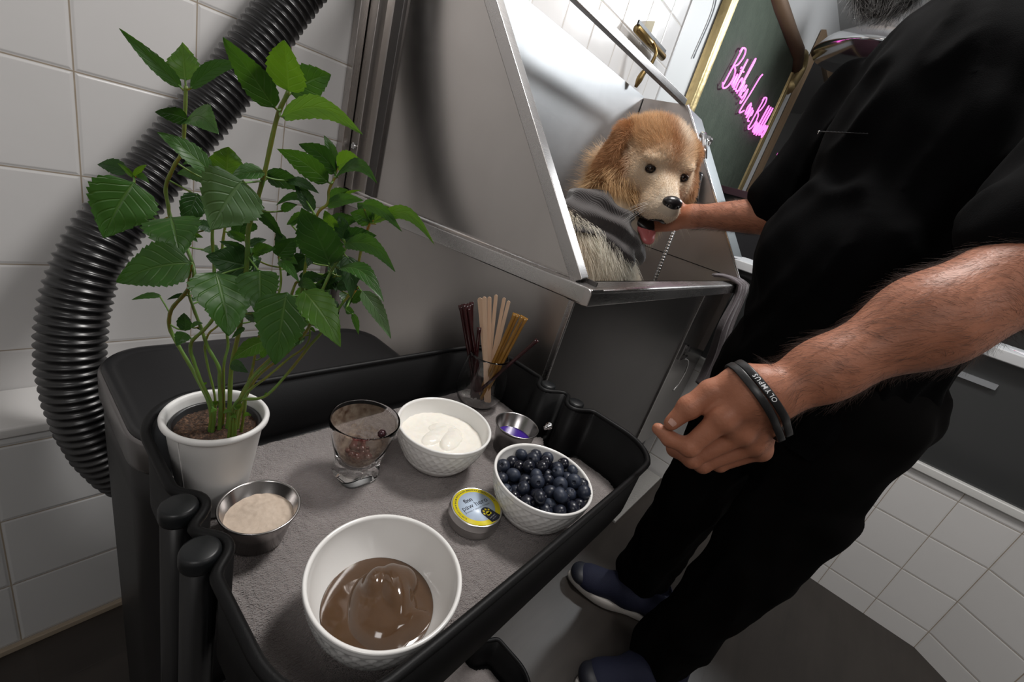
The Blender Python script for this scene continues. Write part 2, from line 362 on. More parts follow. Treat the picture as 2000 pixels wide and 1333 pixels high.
# rims: left rail, front sill
def rail(pts_a, pts_b, name, mat):
    return mesh(name, *rings([pts_a, pts_b], cap0=True, cap1=True), mat, tub, smooth=False)
def lrail(y): x = SX(y); z = ZS-.004 if y > .9 else ZS; return [(x-.012, y, z), (x-.014, y, z-.003), (x-.014, y, z-.030), (x-.006, y, z-.032), (x+.03, y, z-.032), (x+.03, y, z)]
bevel(rail(lrail(DU-.002), lrail(YF-.012), 'side_rail', M_steelX), .002)
def frail(x): return [(x, YF-.004, ZS), (x, YF-.011, ZS-.003), (x, YF-.014, ZS-.009), (x, YF-.014, ZS-.031), (x, YF-.004, ZS-.033), (x, YF+.032, ZS-.033), (x, YF+.032, ZS)]
bevel(rail(frail(SX(YF)-.014), frail(1.88), 'front_sill', M_steelX), .002)
bx('inner_lip', SX(YF)+.02, SX(YF)+.024, YF, YB, ZS, ZS+.008, M_steelD, tub, bev=0)
# apron: lower side, front panel and skirt
V = [(SX(.97)+.004, .97, .0), (SX(YF+.02)+.004, YF+.02, .0), (SX(YF+.02)+.004, YF+.02, ZS-.032), (SX(.97)+.004, .97, ZS-.032)]
V2 = [(x+.003, y, z) for x, y, z in V]
mesh('side_apron', np.array(V+V2), [(0, 1, 2, 3), (7, 6, 5, 4), (0, 4, 5, 1), (1, 5, 6, 2), (2, 6, 7, 3), (3, 7, 4, 0)], M_steel, tub, smooth=False)
bx('front_panel', SX(YF+.02)+.004, 1.50, YF+.022, YF+.030, .25, ZS-.033, M_steelD, tub)
bx('panel_edge', SX(YF+.02), SX(YF+.02)+.007, YF+.018, YF+.03, .014, ZS-.033, M_steelX, tub)
bx('front_door', 1.503, 1.90, YF+.024, YF+.034, .25, ZS-.033, steel('steel_door', base=(.38, .37, .36), rough=.3), tub)
bx('door_edge', 1.494, 1.505, YF+.016, YF+.03, .20, ZS-.033, M_steelX, tub)
# basin floor and back splash
mesh('back_splash', *box(SX(YB)+.015, XR, YB-.003, YB, .62, ZT), steel('back_splash_steel', base=(.60, .61, .62), rough=.42, stretch=(2, 60, 60), smudge=.06), tub, smooth=False)
mesh('basin', *box(SX(YF)+.02, XR, YF+.034, YB-.006, .66, .675), M_steel, tub, smooth=False)
mesh('basin_front', *box(SX(YF)+.02, XR, YF+.026, YF+.030, .675, ZS), M_steel, tub, smooth=False)
# right end: inner panel and the boxed cover behind it
seam = steel('steel_end_panel', base=(.40, .36, .34), rough=.33)
mesh('end_panel', *side([(YB, .66), (YF-.0, .66), (YF, ZS+.02), (.78, ZT-.005), (YB, ZT-.005)], lambda y: XR, .003), seam, tub, smooth=False)
mesh('panel_seam', *side([(YB, .957), (.35, .957), (.35, .960), (YB, .960)], lambda y: XR-.0012, .0012), M_black, tub, smooth=False)
mesh('panel_seam', *side([(.972, .96), (.969, .96), (.969, ZT-.01), (.972, ZT-.01)], lambda y: XR-.0012, .0012), M_black, tub, smooth=False)
bar((XR, YF+.0, ZS+.02), (XR, .782, ZT-.004), .006, .008, M_chrome, 'end_edge')
cov = steel('satin_steel_cover', base=(.20, .215, .22), rough=.5, smudge=.05)
mesh('end_cover', *side([(YB, 1.03), (.408, 1.03), (.79, ZT-.004), (YB, ZT-.004)], lambda y: XR+.004, .20), cov, tub, smooth=False)
# latch with its wire hook
lt = mesh('latch', *join(box(1.528, 1.552, YF+.006, YF+.022, .655, .715), box(1.531, 1.549, YF-.004, YF+.008, .70, .712), tube([(1.53, YF+.0, .695), (1.552, YF+.0, .695)], .006, 10), tube([(1.53, YF+.0, .672), (1.552, YF+.0, .672)], .007, 10)), M_chrome, tub, smooth=False)
mesh('hook', *tube(smooth_path([(1.540, YF+.004, .665), (1.575, YF-.008, .655), (1.592, YF-.012, .61), (1.580, YF-.012, .56), (1.565, YF-.008, .530)], 24), .0028, 8), M_chrome, lt)
# shower hose and its clip
sh = tag(mesh('shower_hose', *tube(smooth_path([(1.70, .62, 1.20), (1.66, .60, 1.13), (1.61, .58, 1.06), (1.60, .574, .96), (1.60, .57, .85), (1.62, .57, .70)], 160), .0075+.0012*np.sin(np.arange(160)*1.9), 12), M_chrome), 'flexible steel shower hose hanging inside the tub in front of the end panel', 'hose')
cl = thing('hose_clip', 'small chrome clip on the slanted edge of the tub end panel right of the dog', 'clip', (1.765, .66, 1.35))
mesh('bracket', *tube(smooth_path([(0, .02, .05), (-.02, 0, .04), (-.03, -.02, 0), (-.02, -.03, -.03)], 16), .011, 10), M_chrome, cl)
mesh('knob', *lathe([(.0, -.012), (.018, -.01), (.02, 0), (.018, .01), (.0, .012)], 24), M_chrome, cl, loc=(-.012, -.01, .03), rot=(0, PI/2, .3))
wr = tag(mesh('shower_sprayer', *tube(smooth_path([(1.765, .63, 1.27), (1.74, .62, 1.22), (1.73, .61, 1.17)], 12), np.linspace(.014, .028, 12), 16), M_blackg), 'black shower head hanging on the end panel beside the dog\'s ear', 'shower head')
# diamond plate along the bottom
dp = mk('diamond_plate', (.50, .49, .47), .45, .35); s = NT(dp); v = s.coord('Object', scale=(60, 60, 60), rot=(0, 0, .78)); wv = s.add('ShaderNodeTexWave'); wv.inputs['Scale'].default_value = .5; s.l(v, wv.inputs['Vector'])
ck = s.add('ShaderNodeTexBrick'); ck.inputs['Scale'].default_value = 1; ck.inputs['Brick Width'].default_value = 1.6; ck.inputs['Row Height'].default_value = .9; ck.inputs['Mortar Size'].default_value = .3; s.l(v, ck.inputs['Vector']); s.bump(ck.outputs['Fac'], 1, .005)
tag(bx('tread_plate', 1.43, 1.90, .285, .385, .0, .012, dp, bev=.002), 'strip of steel diamond plate lying on the floor along the foot of the tub', 'tread plate')
tag(mesh('drain_pipe', *tube([(1.72, .40, .01), (1.72, .40, .30)], .022, 16), mk('pipe_dark', (.12, .12, .12), .4, .5)), 'short dark drain pipe standing under the right end of the tub', 'pipe')
# grey towel over the right end of the sill
tw = mk('grey_cloth', (.12, .10, .108), .95); s = NT(tw); s.bump(s.noise(s.coord('Object'), 380, 3), .8, .003); tw.node_tree.nodes['Principled BSDF'].inputs['Sheen Weight'].default_value = .3
R = []
for j, t in enumerate(np.linspace(0, 1, 46)):
    row = []
    for i, u in enumerate(np.linspace(0, 1, 34)):
        if t < .18: q = t/.18; y = YF+.07-.09*q; z = ZS+.004+.010*math.sin(q*PI)
        else: q = (t-.18)/.82; y = YF-.024-.02*q-.012*math.sin(u*PI)*q; z = ZS-.008-.40*q
        x = 1.68+.17*u*(1-.45*max(0, t-.3)) + .08*max(0, t-.15) - .045*math.exp(-((t-.45)/.16)**2)*(1-u) + .010*math.sin(t*9)
        y -= .010*math.sin(u*19+t*3)*(.4+t) + .007*math.sin(u*41+2*t); z += .004*math.sin(u*23)
        row.append((x, y, z))
    R.append(row)
o = mesh('hand_towel', *rings(R, closed_u=False), tw); m_ = o.modifiers.new('s', 'SOLIDIFY'); m_.thickness = .005
tag(o, 'grey hand towel draped over the right end of the steel sill beside the man', 'towel')

# ================================================================= corrugated dryer hose
HP = smooth_path([(.44, .93, 2.2), (.47, .93, 1.8), (.49, .93, 1.52), (.455, .937, 1.35), (.40, .94, 1.24), (.30, .93, 1.065), (.212, .905, .935), (.118, .85, .80), (.083, .82, .665), (.092, .80, .53), (.135, .79, .42), (.22, .79, .33), (.32, .80, .27)], 900)
seg = np.concatenate([[0], np.cumsum(np.linalg.norm(np.diff(HP, axis=0), axis=1))])
npt = int(seg[-1]/.0020); HP = np.stack([np.interp(np.linspace(0, seg[-1], npt), seg, HP[:, k]) for k in range(3)], 1)
sarc = np.linspace(0, seg[-1], npt); ph = (sarc/.0125) % 1
rr = .0360+.0050*np.clip(1-np.abs(ph-.5)*3.6, 0, 1)**.6
o = mesh('dryer_hose', *tube(HP, rr, 40), mk('black_hose_plastic', (.014, .014, .015), .30, spec=.55))
tag(o, 'thick black corrugated hose curving down the tiled wall behind the mint plant', 'hose')

# ================================================================= bin behind the trolley
def rrect(x0, x1, y0, y1, r, n=10, inset=0):
    x0 += inset; x1 -= inset; y0 += inset; y1 -= inset; r = max(.002, r-inset); P = []
    for cx, cy, a0 in ((x1-r, y0+r, -PI/2), (x1-r, y1-r, 0), (x0+r, y1-r, PI/2), (x0+r, y0+r, PI)):
        for k in range(n+1): a = a0+k*PI/2/n; P.append((cx+r*math.cos(a), cy+r*math.sin(a)))
    return P
def prism(levels, base, cap0=True, cap1=True):
    """levels: (inset, z) on the rounded rectangle base=(x0,x1,y0,y1,r)"""
    return rings([[(x, y, z) for x, y in rrect(*base, inset=i)] for i, z in levels], cap0=cap0, cap1=cap1)
bn = thing('waste_bin', 'rectangular black lidded bin with a grey metal rim standing behind the trolley against the wall', 'bin', (0, 0, 0))
BB = (.090, .515, .478, .735, .062)
mesh('body', *prism([(.022, .0), (.016, .02), (.004, .60), (.004, .66)], BB), M_bin, bn)
mesh('rim_band', *prism([(.001, .655), (.0, .66), (.0, .694), (.0015, .697), (.007, .697)], BB, cap1=False), mk('satin_band', (.20, .19, .19), .30, .9), bn)
o = mesh('lid', *prism([(.005, .68), (.0035, .698), (.005, .702), (.010, .703), (.016, .701), (.022, .700)], BB), mk('black_lid', (.010, .010, .011), .36, spec=.5), bn)
# ================================================================= trolley
ct = thing('utility_trolley', 'black two tier metal trolley holding the bowls, plant and tins', 'trolley')
X0, X1, Y0, Y1 = .083, .588, .103, .458
PC = [(X0-.003, .302), (X0-.003, .254), (X1-.012, .302), (X1-.012, .245)]
def tray_path(inset=0, m=14):
    r = .06-inset; P = []
    def notch(side_x, sgn, ys):
        out = []
        for y in ys:
            x = side_x
            for cx, cy in (PC[:2] if sgn > 0 else PC[2:]):
                R = .0185+inset; d = R*R-(y-cy)**2
                if d > 0:
                    xx = cx+sgn*math.sqrt(d); x = max(x, xx) if sgn > 0 else min(x, xx)
            out.append((x, y))
        return out
    x0, x1, y0, y1 = X0+inset, X1-inset, Y0+inset, Y1-inset
    for cx, cy, a0, nxt in ((x1-r, y0+r, -PI/2, 'R'), (x1-r, y1-r, 0, None), (x0+r, y1-r, PI/2, 'L'), (x0+r, y0+r, PI, None)):
        for k in range(m+1): a = a0+k*PI/2/m; P.append((cx+r*math.cos(a), cy+r*math.sin(a)))
        if nxt == 'R': P += notch(x1, -1, np.linspace(y0+r+.002, y1-r-.002, 60))
        if nxt == 'L': P += notch(x0, 1, np.linspace(y1-r-.002, y0+r+.002, 60))
    P = np.array(P)
    for _ in range(3): P = (np.roll(P, 1, 0)+2*P+np.roll(P, -1, 0))/4
    return P
def tray(zr, zf, name='tray'):
    po, pi, pf = tray_path(0), tray_path(.0025), tray_path(.008)
    A = lambda P, z: [(x, y, z) for x, y in P]
    R = [A(tray_path(.012), zf-.003), A(tray_path(.004), zf-.001), A(tray_path(.001), zf+.006), A(po, zr), A(pi, zr), A(tray_path(.003), zf+.008), A(tray_path(.006), zf+.001), A(pf, zf)]
    t = mesh(name, *rings(R, cap0=True, cap1=True), M_blackp, ct)
    mesh('rim', *tube(np.array(A(tray_path(-.001), zr)), .0042, 10, closed=True), M_blackp, t)
    return t
tr = tray(.785, .697); tray(.235, .155)
for i, (x, y) in enumerate(PC):
    p = mesh('post', *tube([(x, y, .075), (x, y, .782)], .0115, 24), mk('post_black', (.004, .004, .0045), .28, spec=.4) if i == 0 else bpy.data.materials['post_black'], ct)
    mesh('cap', *lathe([(.0122, 0), (.0128, .002), (.0128, .010), (.0120, .0125), (.010, .0135), (.0, .0138)], 32, (x, y, .778)), mk('cap_black', (.007, .008, .009), .38, spec=.35) if i == 0 else bpy.data.materials['cap_black'], p)
for x in (X0+.03, X1-.03):
    for y in (Y0+.03, Y1-.03):
        wv = mesh('caster', *lathe([(.0, -.012), (.03, -.012), (.034, -.006), (.034, .006), (.03, .012), (.0, .012)], 28), M_black, ct, loc=(x, y, .0345), rot=(PI/2, 0, 0))
        mesh('caster_fork', *join(box(-.018, .018, -.022, .022, .0, .0), ) if False else box(x-.012, x+.012, y-.02, y+.02, .066, .152), M_blackp, ct, smooth=False)
bx('cross_bar', X0-.005, X0+.005, .25, .305, .40, .43, M_blackp, ct)
o = mesh('bolt', *lathe([(.0, 0), (.006, 0), (.006, .004), (.0035, .004), (.0035, .014), (.0, .015)], 16), M_chrome, ct, loc=(X1-.036, .262, .742), rot=(0, -PI/2, 0))

TWM = mk('towel_terry', (.26, .22, .21), .97); s = NT(TWM); v = s.coord('Object'); vs = s.coord('Object', scale=(1, 2.6, 1), rot=(0, 0, .5))
n = s.noise(vs, 330, 2, .6); n2 = s.noise(v, 12, 4); n3 = s.noise(v, 900, 2)
s.set('Base Color', s.mix(n2, (.29, .245, .235), (.38, .325, .31))); s.bump(s.math('ADD', n, s.math('MULTIPLY', n3, .5)), 1.0, .0065)
TWM.node_tree.nodes['Principled BSDF'].inputs['Sheen Weight'].default_value = .35
def towel(z, lab, seedo):
    xs = np.linspace(X0+.006, X1-.010, 230); ys = np.linspace(Y0+.008, Y1-.016, 170); P = tray_path(.0085); R = []
    for y in ys:
        # keep inside the scalloped outline
        L_ = [p[0] for p in P if abs(p[1]-y) < .004]; lo = max([v_ for v_ in L_ if v_ < .3] or [X0+.01]); hi = min([v_ for v_ in L_ if v_ > .3] or [X1-.01])
        row = []
        for t in np.linspace(0, 1, 230):
            x = lo+(hi-lo)*t
            h = .0016*noise.noise(Vector((x*9, y*9, seedo)))+.0011*noise.noise(Vector((x*240, y*110, seedo)))+.0005*noise.noise(Vector((x*600, y*500, 2)))
            row.append((x, y, z+h))
        R.append(row)
    o = mesh('bar_towel', *rings(R, closed_u=False), TWM); m_ = o.modifiers.new('s', 'SOLIDIFY'); m_.thickness = .004; m_.offset = -1
    tag(o, lab, 'towel'); return o
towel(.7045, 'grey terry towel lining the upper trolley tray', 1); towel(.1625, 'grey terry towel lining the lower trolley tray', 5)
TZ = .7055
# ================================================================= bowls
def bowl_mesh(R=.0625, H=.058, rb=.033):
    n = 200
    def prof(t): return rb+(R-rb)*(1-(1-t)**1.75)**.80 if t > 0 else rb
    zs = np.linspace(0, 1, 56); out = []; a = np.arange(n)*2*PI/n
    out.append([(0.9*rb*math.cos(q), .9*rb*math.sin(q), .0) for q in a])
    out.append([(rb*math.cos(q), rb*math.sin(q), .0005) for q in a])
    for t in zs[1:]:
        r = prof(t); z = H*t; band = min(1, max(0, (t-.28)/.04))*min(1, max(0, (.92-t)/.03))
        row = []
        for q in a:
            u = q*34/(2*PI); vv = t*4.4
            d1 = abs(((u+vv) % 1)-.5)*2; d2 = abs(((u-vv) % 1)-.5)*2
            g = max(d1, d2)**5                                   # raised lattice
            row.append(((r-.0013*band*(1-g))*math.cos(q), (r-.0013*band*(1-g))*math.sin(q), z))
        out.append(row)
    for dr, dz in ((.0004, .0012), (-.0006, .0022), (-.0018, .0024), (-.0030, .0014)):
        out.append([((R+dr)*math.cos(q), (R+dr)*math.sin(q), H+dz) for q in a])
    for t in zs[::-1]:
        r = max(.0, prof(max(t, .02))-.0036); out.append([(r*math.cos(q), r*math.sin(q), .0045+(H-.0045)*t) for q in a])
    for k in (.7, .3, .01): out.append([(rb*k*math.cos(q), rb*k*math.sin(q), .0042) for q in a])
    return rings(out, cap0=True, cap1=True), (lambda z: prof(max(.0, (z-.0045)/(H-.0045)))-.0036)
(BV, BF), bin_r = bowl_mesh()
def bowl(x, y, lab, rot=0):
    o = mesh('ceramic_bowl', BV, BF, M_white, loc=(x, y, TZ), rot=(0, 0, rot)); tag(o, lab, 'bowl', 'white quilted bowls on the trolley'); return o
bowl(.187, .178, 'largest looking white quilted bowl at the front, holding brown pudding')
bowl(.371, .318, 'white quilted bowl of yogurt beside the tumbler', .2)
bowl(.413, .180, 'white quilted bowl heaped with blueberries', .1)
# ---- brown pudding
def content(cx, cy, z0, R, hfun, mat, name, lab, cat, nr=90, na=160, rim_drop=.0):
    V = []; F = []
    for j in range(nr+1):
        r = R*j/nr
        for i in range(na):
            q = 2*PI*i/na; x, y = r*math.cos(q), r*math.sin(q); V.append((x, y, hfun(x, y, r/R)))
    Rr = np.array(V).reshape(nr+1, na, 3); v, f = rings(Rr[1:]); v = np.vstack([v, [[0, 0, hfun(0, 0, 0)]]]); c = len(v)-1
    f += [(c, (i+1) % na, i) for i in range(na)]
    # underside
    b0 = len(v); low = [(R*.93*math.cos(2*PI*i/na), R*.93*math.sin(2*PI*i/na), -.006) for i in range(na)]; v = np.vstack([v, low])
    e0 = (nr-1)*na; f += [(e0+i, b0+i, b0+(i+1) % na, e0+(i+1) % na) for i in range(na)]; f.append(tuple(range(b0, b0+na)))
    f = [q[::-1] for q in f]
    o = mesh(name, v, f, mat, loc=(cx, cy, z0)); return tag(o, lab, cat)
PU = mk('chocolate_pudding', (.08, .044, .024), .10, spec=.6); PU.node_tree.nodes['Principled BSDF'].inputs['Subsurface Weight'].default_value = .15
PU.node_tree.nodes['Principled BSDF'].inputs['Subsurface Radius'].default_value = (.004, .002, .001)
s = NT(PU); v = s.coord('Object'); s.set('Base Color', s.mix(s.noise(v, 30, 3, .6, 2), (.070, .038, .020), (.098, .055, .030)))
def lobe(x, y, cx, cy, a, b, th, h, p=2.2):
    c, s_ = math.cos(th), math.sin(th); u = ((x-cx)*c+(y-cy)*s_)/a; v = (-(x-cx)*s_+(y-cy)*c)/b
    d = u*u+v*v
    return h*max(0, 1-d**(p/2))**.5 if d < 1 else 0
def hp(x, y, t):
    w_ = noise.noise(Vector((x*24, y*24, 3)))*.006; x2 = x+w_; y2 = y+noise.noise(Vector((x*24, y*24, 8)))*.006
    base = .0015+.0025*(1-t*t)
    L_ = [lobe(x2, y2, .000, -.006, .036, .029, 1.1, .015), lobe(x2, y2, .012, -.003, .030, .0165, .95, .021), lobe(x2, y2, .024, .002, .018, .014, .4, .017),
          lobe(x2, y2, .004, -.028, .028, .012, -.3, .012), lobe(x2, y2, .004, .012, .020, .0120, .55, .0195)]
    k = 650.; m_ = math.log(sum(math.exp(k*q) for q in L_))/k-math.log(len(L_))/k*.6
    return base+max(0, m_)*(1-t**6)+.0004*noise.noise(Vector((x*90, y*90, 1)))*(1-t**4)
content(.187, .178, TZ+.021, bin_r(.021)+.0004, hp, PU, 'chocolate_pudding', 'glossy swirled brown pudding sitting in the front white bowl', 'pudding')
YG = mk('yogurt', (.83, .80, .73), .22, spec=.5); YG.node_tree.nodes['Principled BSDF'].inputs['Subsurface Weight'].default_value = .3; YG.node_tree.nodes['Principled BSDF'].inputs['Subsurface Radius'].default_value = (.004, .003, .002)
def hy(x, y, t):
    L_ = [lobe(x, y, .006, -.012, .026, .013, .5, .007), lobe(x, y, -.004, .004, .030, .012, .2, .0055), lobe(x, y, .012, .012, .02, .012, -.5, .004), lobe(x, y, .016, -.006, .016, .010, 1.5, .006)]
    return max(L_)*(1-t**6)+.0012*noise.noise(Vector((x*60, y*60, 4)))+.0006*noise.noise(Vector((x*160, y*160, 1)))
content(.371, .318, TZ+.039, bin_r(.039)+.0004, hy, YG, 'yogurt', 'plain white yogurt filling the bowl beside the tumbler', 'yogurt')

# ---- blueberries
BBM = mk('blueberry_skin', (.012, .014, .028), .30, spec=.45); s = NT(BBM); v = s.coord('Object'); oi = s.add('ShaderNodeObjectInfo')
nn = s.noise(v, 110, 4, .6); f_ = s.math('MULTIPLY', s.math('ADD', s.math('MULTIPLY', oi.outputs['Random'], .7), nn), .62, clamp=True)
s.set('Base Color', s.ramp(f_, [(.25, (.005, .004, .008)), (.5, (.007, .009, .018)), (.68, (.022, .030, .052)), (.86, (.05, .065, .10))]))
s.set('Roughness', s.ramp(f_, [(.3, (.16, .16, .16)), (.7, (.5, .5, .5))]))
BCM = mk('blueberry_crown', (.012, .010, .016), .6)
def berry_mesh(r=1.0):
    prof = []
    for k in range(0, 17):
        a = -PI/2+PI*k/16*.93; prof.append((math.cos(a)*r, math.sin(a)*r*.86))
    prof += [(.20*r, .80*r), (.14*r, .70*r), (.001, .68*r)]
    return lathe(prof, 24)
bv, bf = berry_mesh(); cr_v = []; 
for k in range(5):
    a = 2*PI*k/5
    for (rr_, zz, aa) in ((.20, .80, -.5), (.20, .80, .5), (.36, .94, 0)): cr_v.append((rr_*math.cos(a+aa), rr_*math.sin(a+aa), zz))
crf = [(3*k, 3*k+1, 3*k+2) for k in range(5)]
b_me = None
br_r = np.random.default_rng(11); NB = 128; RB = br_r.uniform(.0078, .0096, NB)
Pb = np.stack([br_r.uniform(-.04, .04, NB), br_r.uniform(-.04, .04, NB), br_r.uniform(.02, .26, NB)], 1)
for it in range(1000):
    Pb[:, 2] -= .0006 if it < 860 else .0001
    for sub in range(2):
        d = Pb[:, None]-Pb[None]; dist = np.linalg.norm(d, axis=2)+np.eye(NB); ov = (RB[:, None]+RB[None])*.965-dist
        np.fill_diagonal(ov, 0); ov = np.clip(ov, 0, None); Pb += (d/dist[..., None]*ov[..., None]*.42).sum(1)
        rad = np.linalg.norm(Pb[:, :2], axis=1)+1e-9
        lim = np.array([bin_r(min(.056, max(.001, z)))-r_*.80 for z, r_ in zip(Pb[:, 2], RB)])
        k_ = np.minimum(1, lim/rad); Pb[:, 0] *= k_; Pb[:, 1] *= k_; Pb[:, 2] = np.maximum(Pb[:, 2], RB*.86+.005+.0)
order = np.argsort(-Pb[:, 2])
top_ok = [i for i in order if Pb[i, 2] > .030]
b0 = None
blab = 'small dark blue blueberry in the heap filling the right hand white bowl'
for i in order:
    if Pb[i, 2] < .031: continue                                  # the bottom layer cannot be seen
    loc = (.413+Pb[i, 0], .180+Pb[i, 1], TZ+Pb[i, 2])
    rot = (br_r.uniform(-1.2, 1.2), br_r.uniform(-1.2, 1.2), br_r.uniform(0, 6.28))
    if b0 is None:
        b0 = mesh('blueberry', bv, bf, BBM); c0 = mesh('crown', cr_v, crf, BCM, b0, smooth=False); q = b0
    else:
        q = b0.copy(); COL.objects.link(q); c = c0.copy(); COL.objects.link(c); c.parent = q
    q.location = loc; q.rotation_euler = rot; q.scale = (RB[i],)*3; tag(q, blab, 'blueberry', 'blueberries in the white bowl')

# ================================================================= metal cups
def cup(x, y, rt, rb, h, name, lab, mat):
    return tag(mesh(name, *lathe([(rb*.9, 0), (rb, .001), (rt-.0012, h-.004), (rt-.0002, h-.0015), (rt+.0012, h-.001), (rt+.0016, h+.0005), (rt+.0006, h+.0014), (rt-.001, h), (rb-.0008, .0025), (.001, .002)], 72), mat, loc=(x, y, TZ)), lab, 'cup')
M_cup = mk('cup_steel', (.48, .46, .45), .22, 1); s = NT(M_cup); s.bump(s.noise(s.coord('Object', scale=(1, 1, 30)), 40, 2), .05, .0004)
cup(.1455, .3155, .0328, .0235, .038, 'sauce_cup', 'wide steel sauce cup of beige powder standing at the left front of the tray', M_cup)
PW = mk('beige_powder', (.52, .42, .34), .9); s = NT(PW); v = s.coord('Object'); s.set('Base Color', s.mix(s.noise(v, 240, 4), (.44, .35, .275), (.60, .50, .41))); s.bump(s.noise(v, 260, 4), .5, .0012)
content(.1455, .3155, TZ+.025, .0286, lambda x, y, t: .004*math.exp(-((x-.003)**2+(y-.006)**2)/.00018)+.0009*noise.noise(Vector((x*200, y*200, 1)))+.0015*x/.03, PW, 'beige_powder', 'fine beige powder filling the wide steel sauce cup', 'powder', nr=60, na=90)
cup(.488, .282, .0320, .0255, .044, 'steel_cup', 'small steel cup of purple liquid between the yogurt and the blueberries', mk('cup_steel_dark', (.32, .31, .31), .24, 1))
content(.488, .282, TZ+.022, .0278, lambda x, y, t: .0, mk('purple_liquid', (.045, .015, .22), .06, spec=.7), 'purple_liquid', 'deep purple liquid in the small steel cup', 'liquid', nr=8, na=60)

# ================================================================= tin of paw balm
tin = thing('balm_tin', 'round aluminium tin with yellow and pale blue label printed paw hero', 'tin', (.3405, .2125, TZ))
AL = mk('tin_aluminium', (.62, .61, .60), .28, 1)
mesh('base', *lathe([(.028, 0), (.0298, .001), (.030, .003), (.030, .0125), (.0305, .0135), (.029, .014), (.001, .014)], 96), AL, tin)
lid = mesh('lid', *lathe([(.0300, .0125), (.0312, .0122), (.0314, .0132), (.0308, .0142), (.0308, .0205), (.0302, .0217), (.0290, .0219), (.0285, .0214), (.001, .0214)], 96), AL, tin)
YL = mk('label_yellow', (.86, .72, .02), .35); BL = mk('label_blue', (.50, .60, .74), .35); NV = mk('label_black', (.012, .013, .03), .4); WT = mk('label_white', (.7, .72, .75), .4)
lb = mesh('label', *lathe([(.0284, .0214), (.0284, .02185), (.001, .02185)], 96), YL, lid)
mesh('label_centre', *lathe([(.0222, .0218), (.0222, .02195), (.001, .02195)], 96), BL, lb)
def ftext(txt, size, bold=0):
    c = bpy.data.curves.new('t', 'FONT'); c.body = txt; c.size = size; c.align_x = 'CENTER'; c.offset = bold; c.resolution_u = 3
    o = bpy.data.objects.new('t', c); COL.objects.link(o); dg = bpy.context.evaluated_depsgraph_get(); me = bpy.data.meshes.new_from_object(o.evaluated_get(dg))
    V = np.array([v.co for v in me.vertices]).reshape(-1, 3); F = [tuple(p.vertices) for p in me.polygons]
    bpy.data.objects.remove(o); bpy.data.curves.remove(c); bpy.data.meshes.remove(me); return V, F
# the label's "up" on the tin, worked out from how it lies on the towel
LU = math.radians(84)       # direction of the text's up in the tray plane
def place(V, x, y, z):
    c, s_ = math.cos(LU-PI/2), math.sin(LU-PI/2); X = V[:, 0]+x; Y = V[:, 1]+y
    return np.stack([c*X-s_*Y, s_*X+c*Y, np.full(len(V), z)], 1)
for txt, size, x, y, bold, mat, nm in (('finn', .0082, -.0045, .0090, .00022, NV, 'brand_lettering'), ('paw hero', .0098, -.0005, .0002, .00002, NV, 'title_lettering'), ('protect + nourish + repair', .0034, -.001, -.0042, 0, NV, 'tagline_lettering')):
    V, F = ftext(txt, size, bold); mesh(nm, place(V, x, y, .02202), F, mat, lb, smooth=False)
def arc_text(txt, size, R, a0, mat, nm, bold=0):
    parts = []; a = a0; w0 = 0
    for ch in txt:
        if ch == ' ': a -= size*.34/R; continue
        V, F = ftext(ch, size, bold); V = V.copy(); wd = V[:, 0].max()-V[:, 0].min(); V[:, 0] -= (V[:, 0].max()+V[:, 0].min())/2
        adv = (wd+size*.14)/R; am = a-adv/2; V[:, 1] += R; X = V[:, 0].copy()
        th = am-PI/2; c, s_ = math.cos(th), math.sin(th); V = np.stack([c*V[:, 0]-s_*V[:, 1], s_*V[:, 0]+c*V[:, 1], V[:, 2]], 1)
        parts.append((V, F)); a -= adv
    V, F = join(*parts); return mesh(nm, place(V, 0, 0, .0221), F, mat, lb, smooth=False)
arc_text('EVERYDAY PAW BALM WITH ALOE, BEESWAX & SARSAPARILLA', .0027, .0243, math.radians(205), NV, 'ring_lettering', .00003)
# paw badge
def disc(cx, cy, rx, ry, n=28, rot=0):
    c, s_ = math.cos(rot), math.sin(rot); V = [(cx+c*rx*math.cos(t)-s_*ry*math.sin(t), cy+s_*rx*math.cos(t)+c*ry*math.sin(t), 0) for t in np.arange(n)*2*PI/n]
    return np.array(V), [tuple(range(n))]
ta = -.62; ca, sa = math.cos(ta), math.sin(ta)
def badge(V):  # badge axes: leans to the lower right of the label
    V = np.asarray(V, float); X = V[:, 0]*math.cos(.25)-V[:, 1]*math.sin(.25)+.0052; Y = V[:, 0]*math.sin(.25)+V[:, 1]*math.cos(.25)-.0125
    return np.stack([X, Y, V[:, 2]], 1)
bs = [(7e-3*math.cos(t), 7e-3*math.sin(t), 0) for t in np.linspace(0, PI, 18)]+[(-.0075, -.0135, 0), (-.002, -.0150, 0), (.0035, -.0155, 0), (.0085, -.0135, 0)]
mesh('paw_badge', place(badge(bs), 0, 0, .02204), [tuple(range(len(bs)))], NV, lb, smooth=False)
pw = join(disc(0, -.0018, .0030, .0024), disc(-.0016, -.0035, .0021, .0019), disc(.0016, -.0035, .0021, .0019), disc(-.0046, .0000, .0011, .0014), disc(-.0021, .0030, .0012, .0015), disc(.0017, .0032, .0012, .0015), disc(.0045, .0006, .0011, .0014))
mesh('paw_print', place(badge(pw[0]), 0, 0, .02210), pw[1], YL, lb, smooth=False)
V, F = ftext('PAW BALM', .0020); mesh('badge_lettering', place(badge(V+np.array([0, -.0092, 0])), 0, 0, .0221), F, WT, lb, smooth=False)
V, F = ftext('2 OZ / 57 G', .0016); mesh('badge_lettering', place(badge(V+np.array([.0, -.0118, 0])), 0, 0, .0221), F, WT, lb, smooth=False)

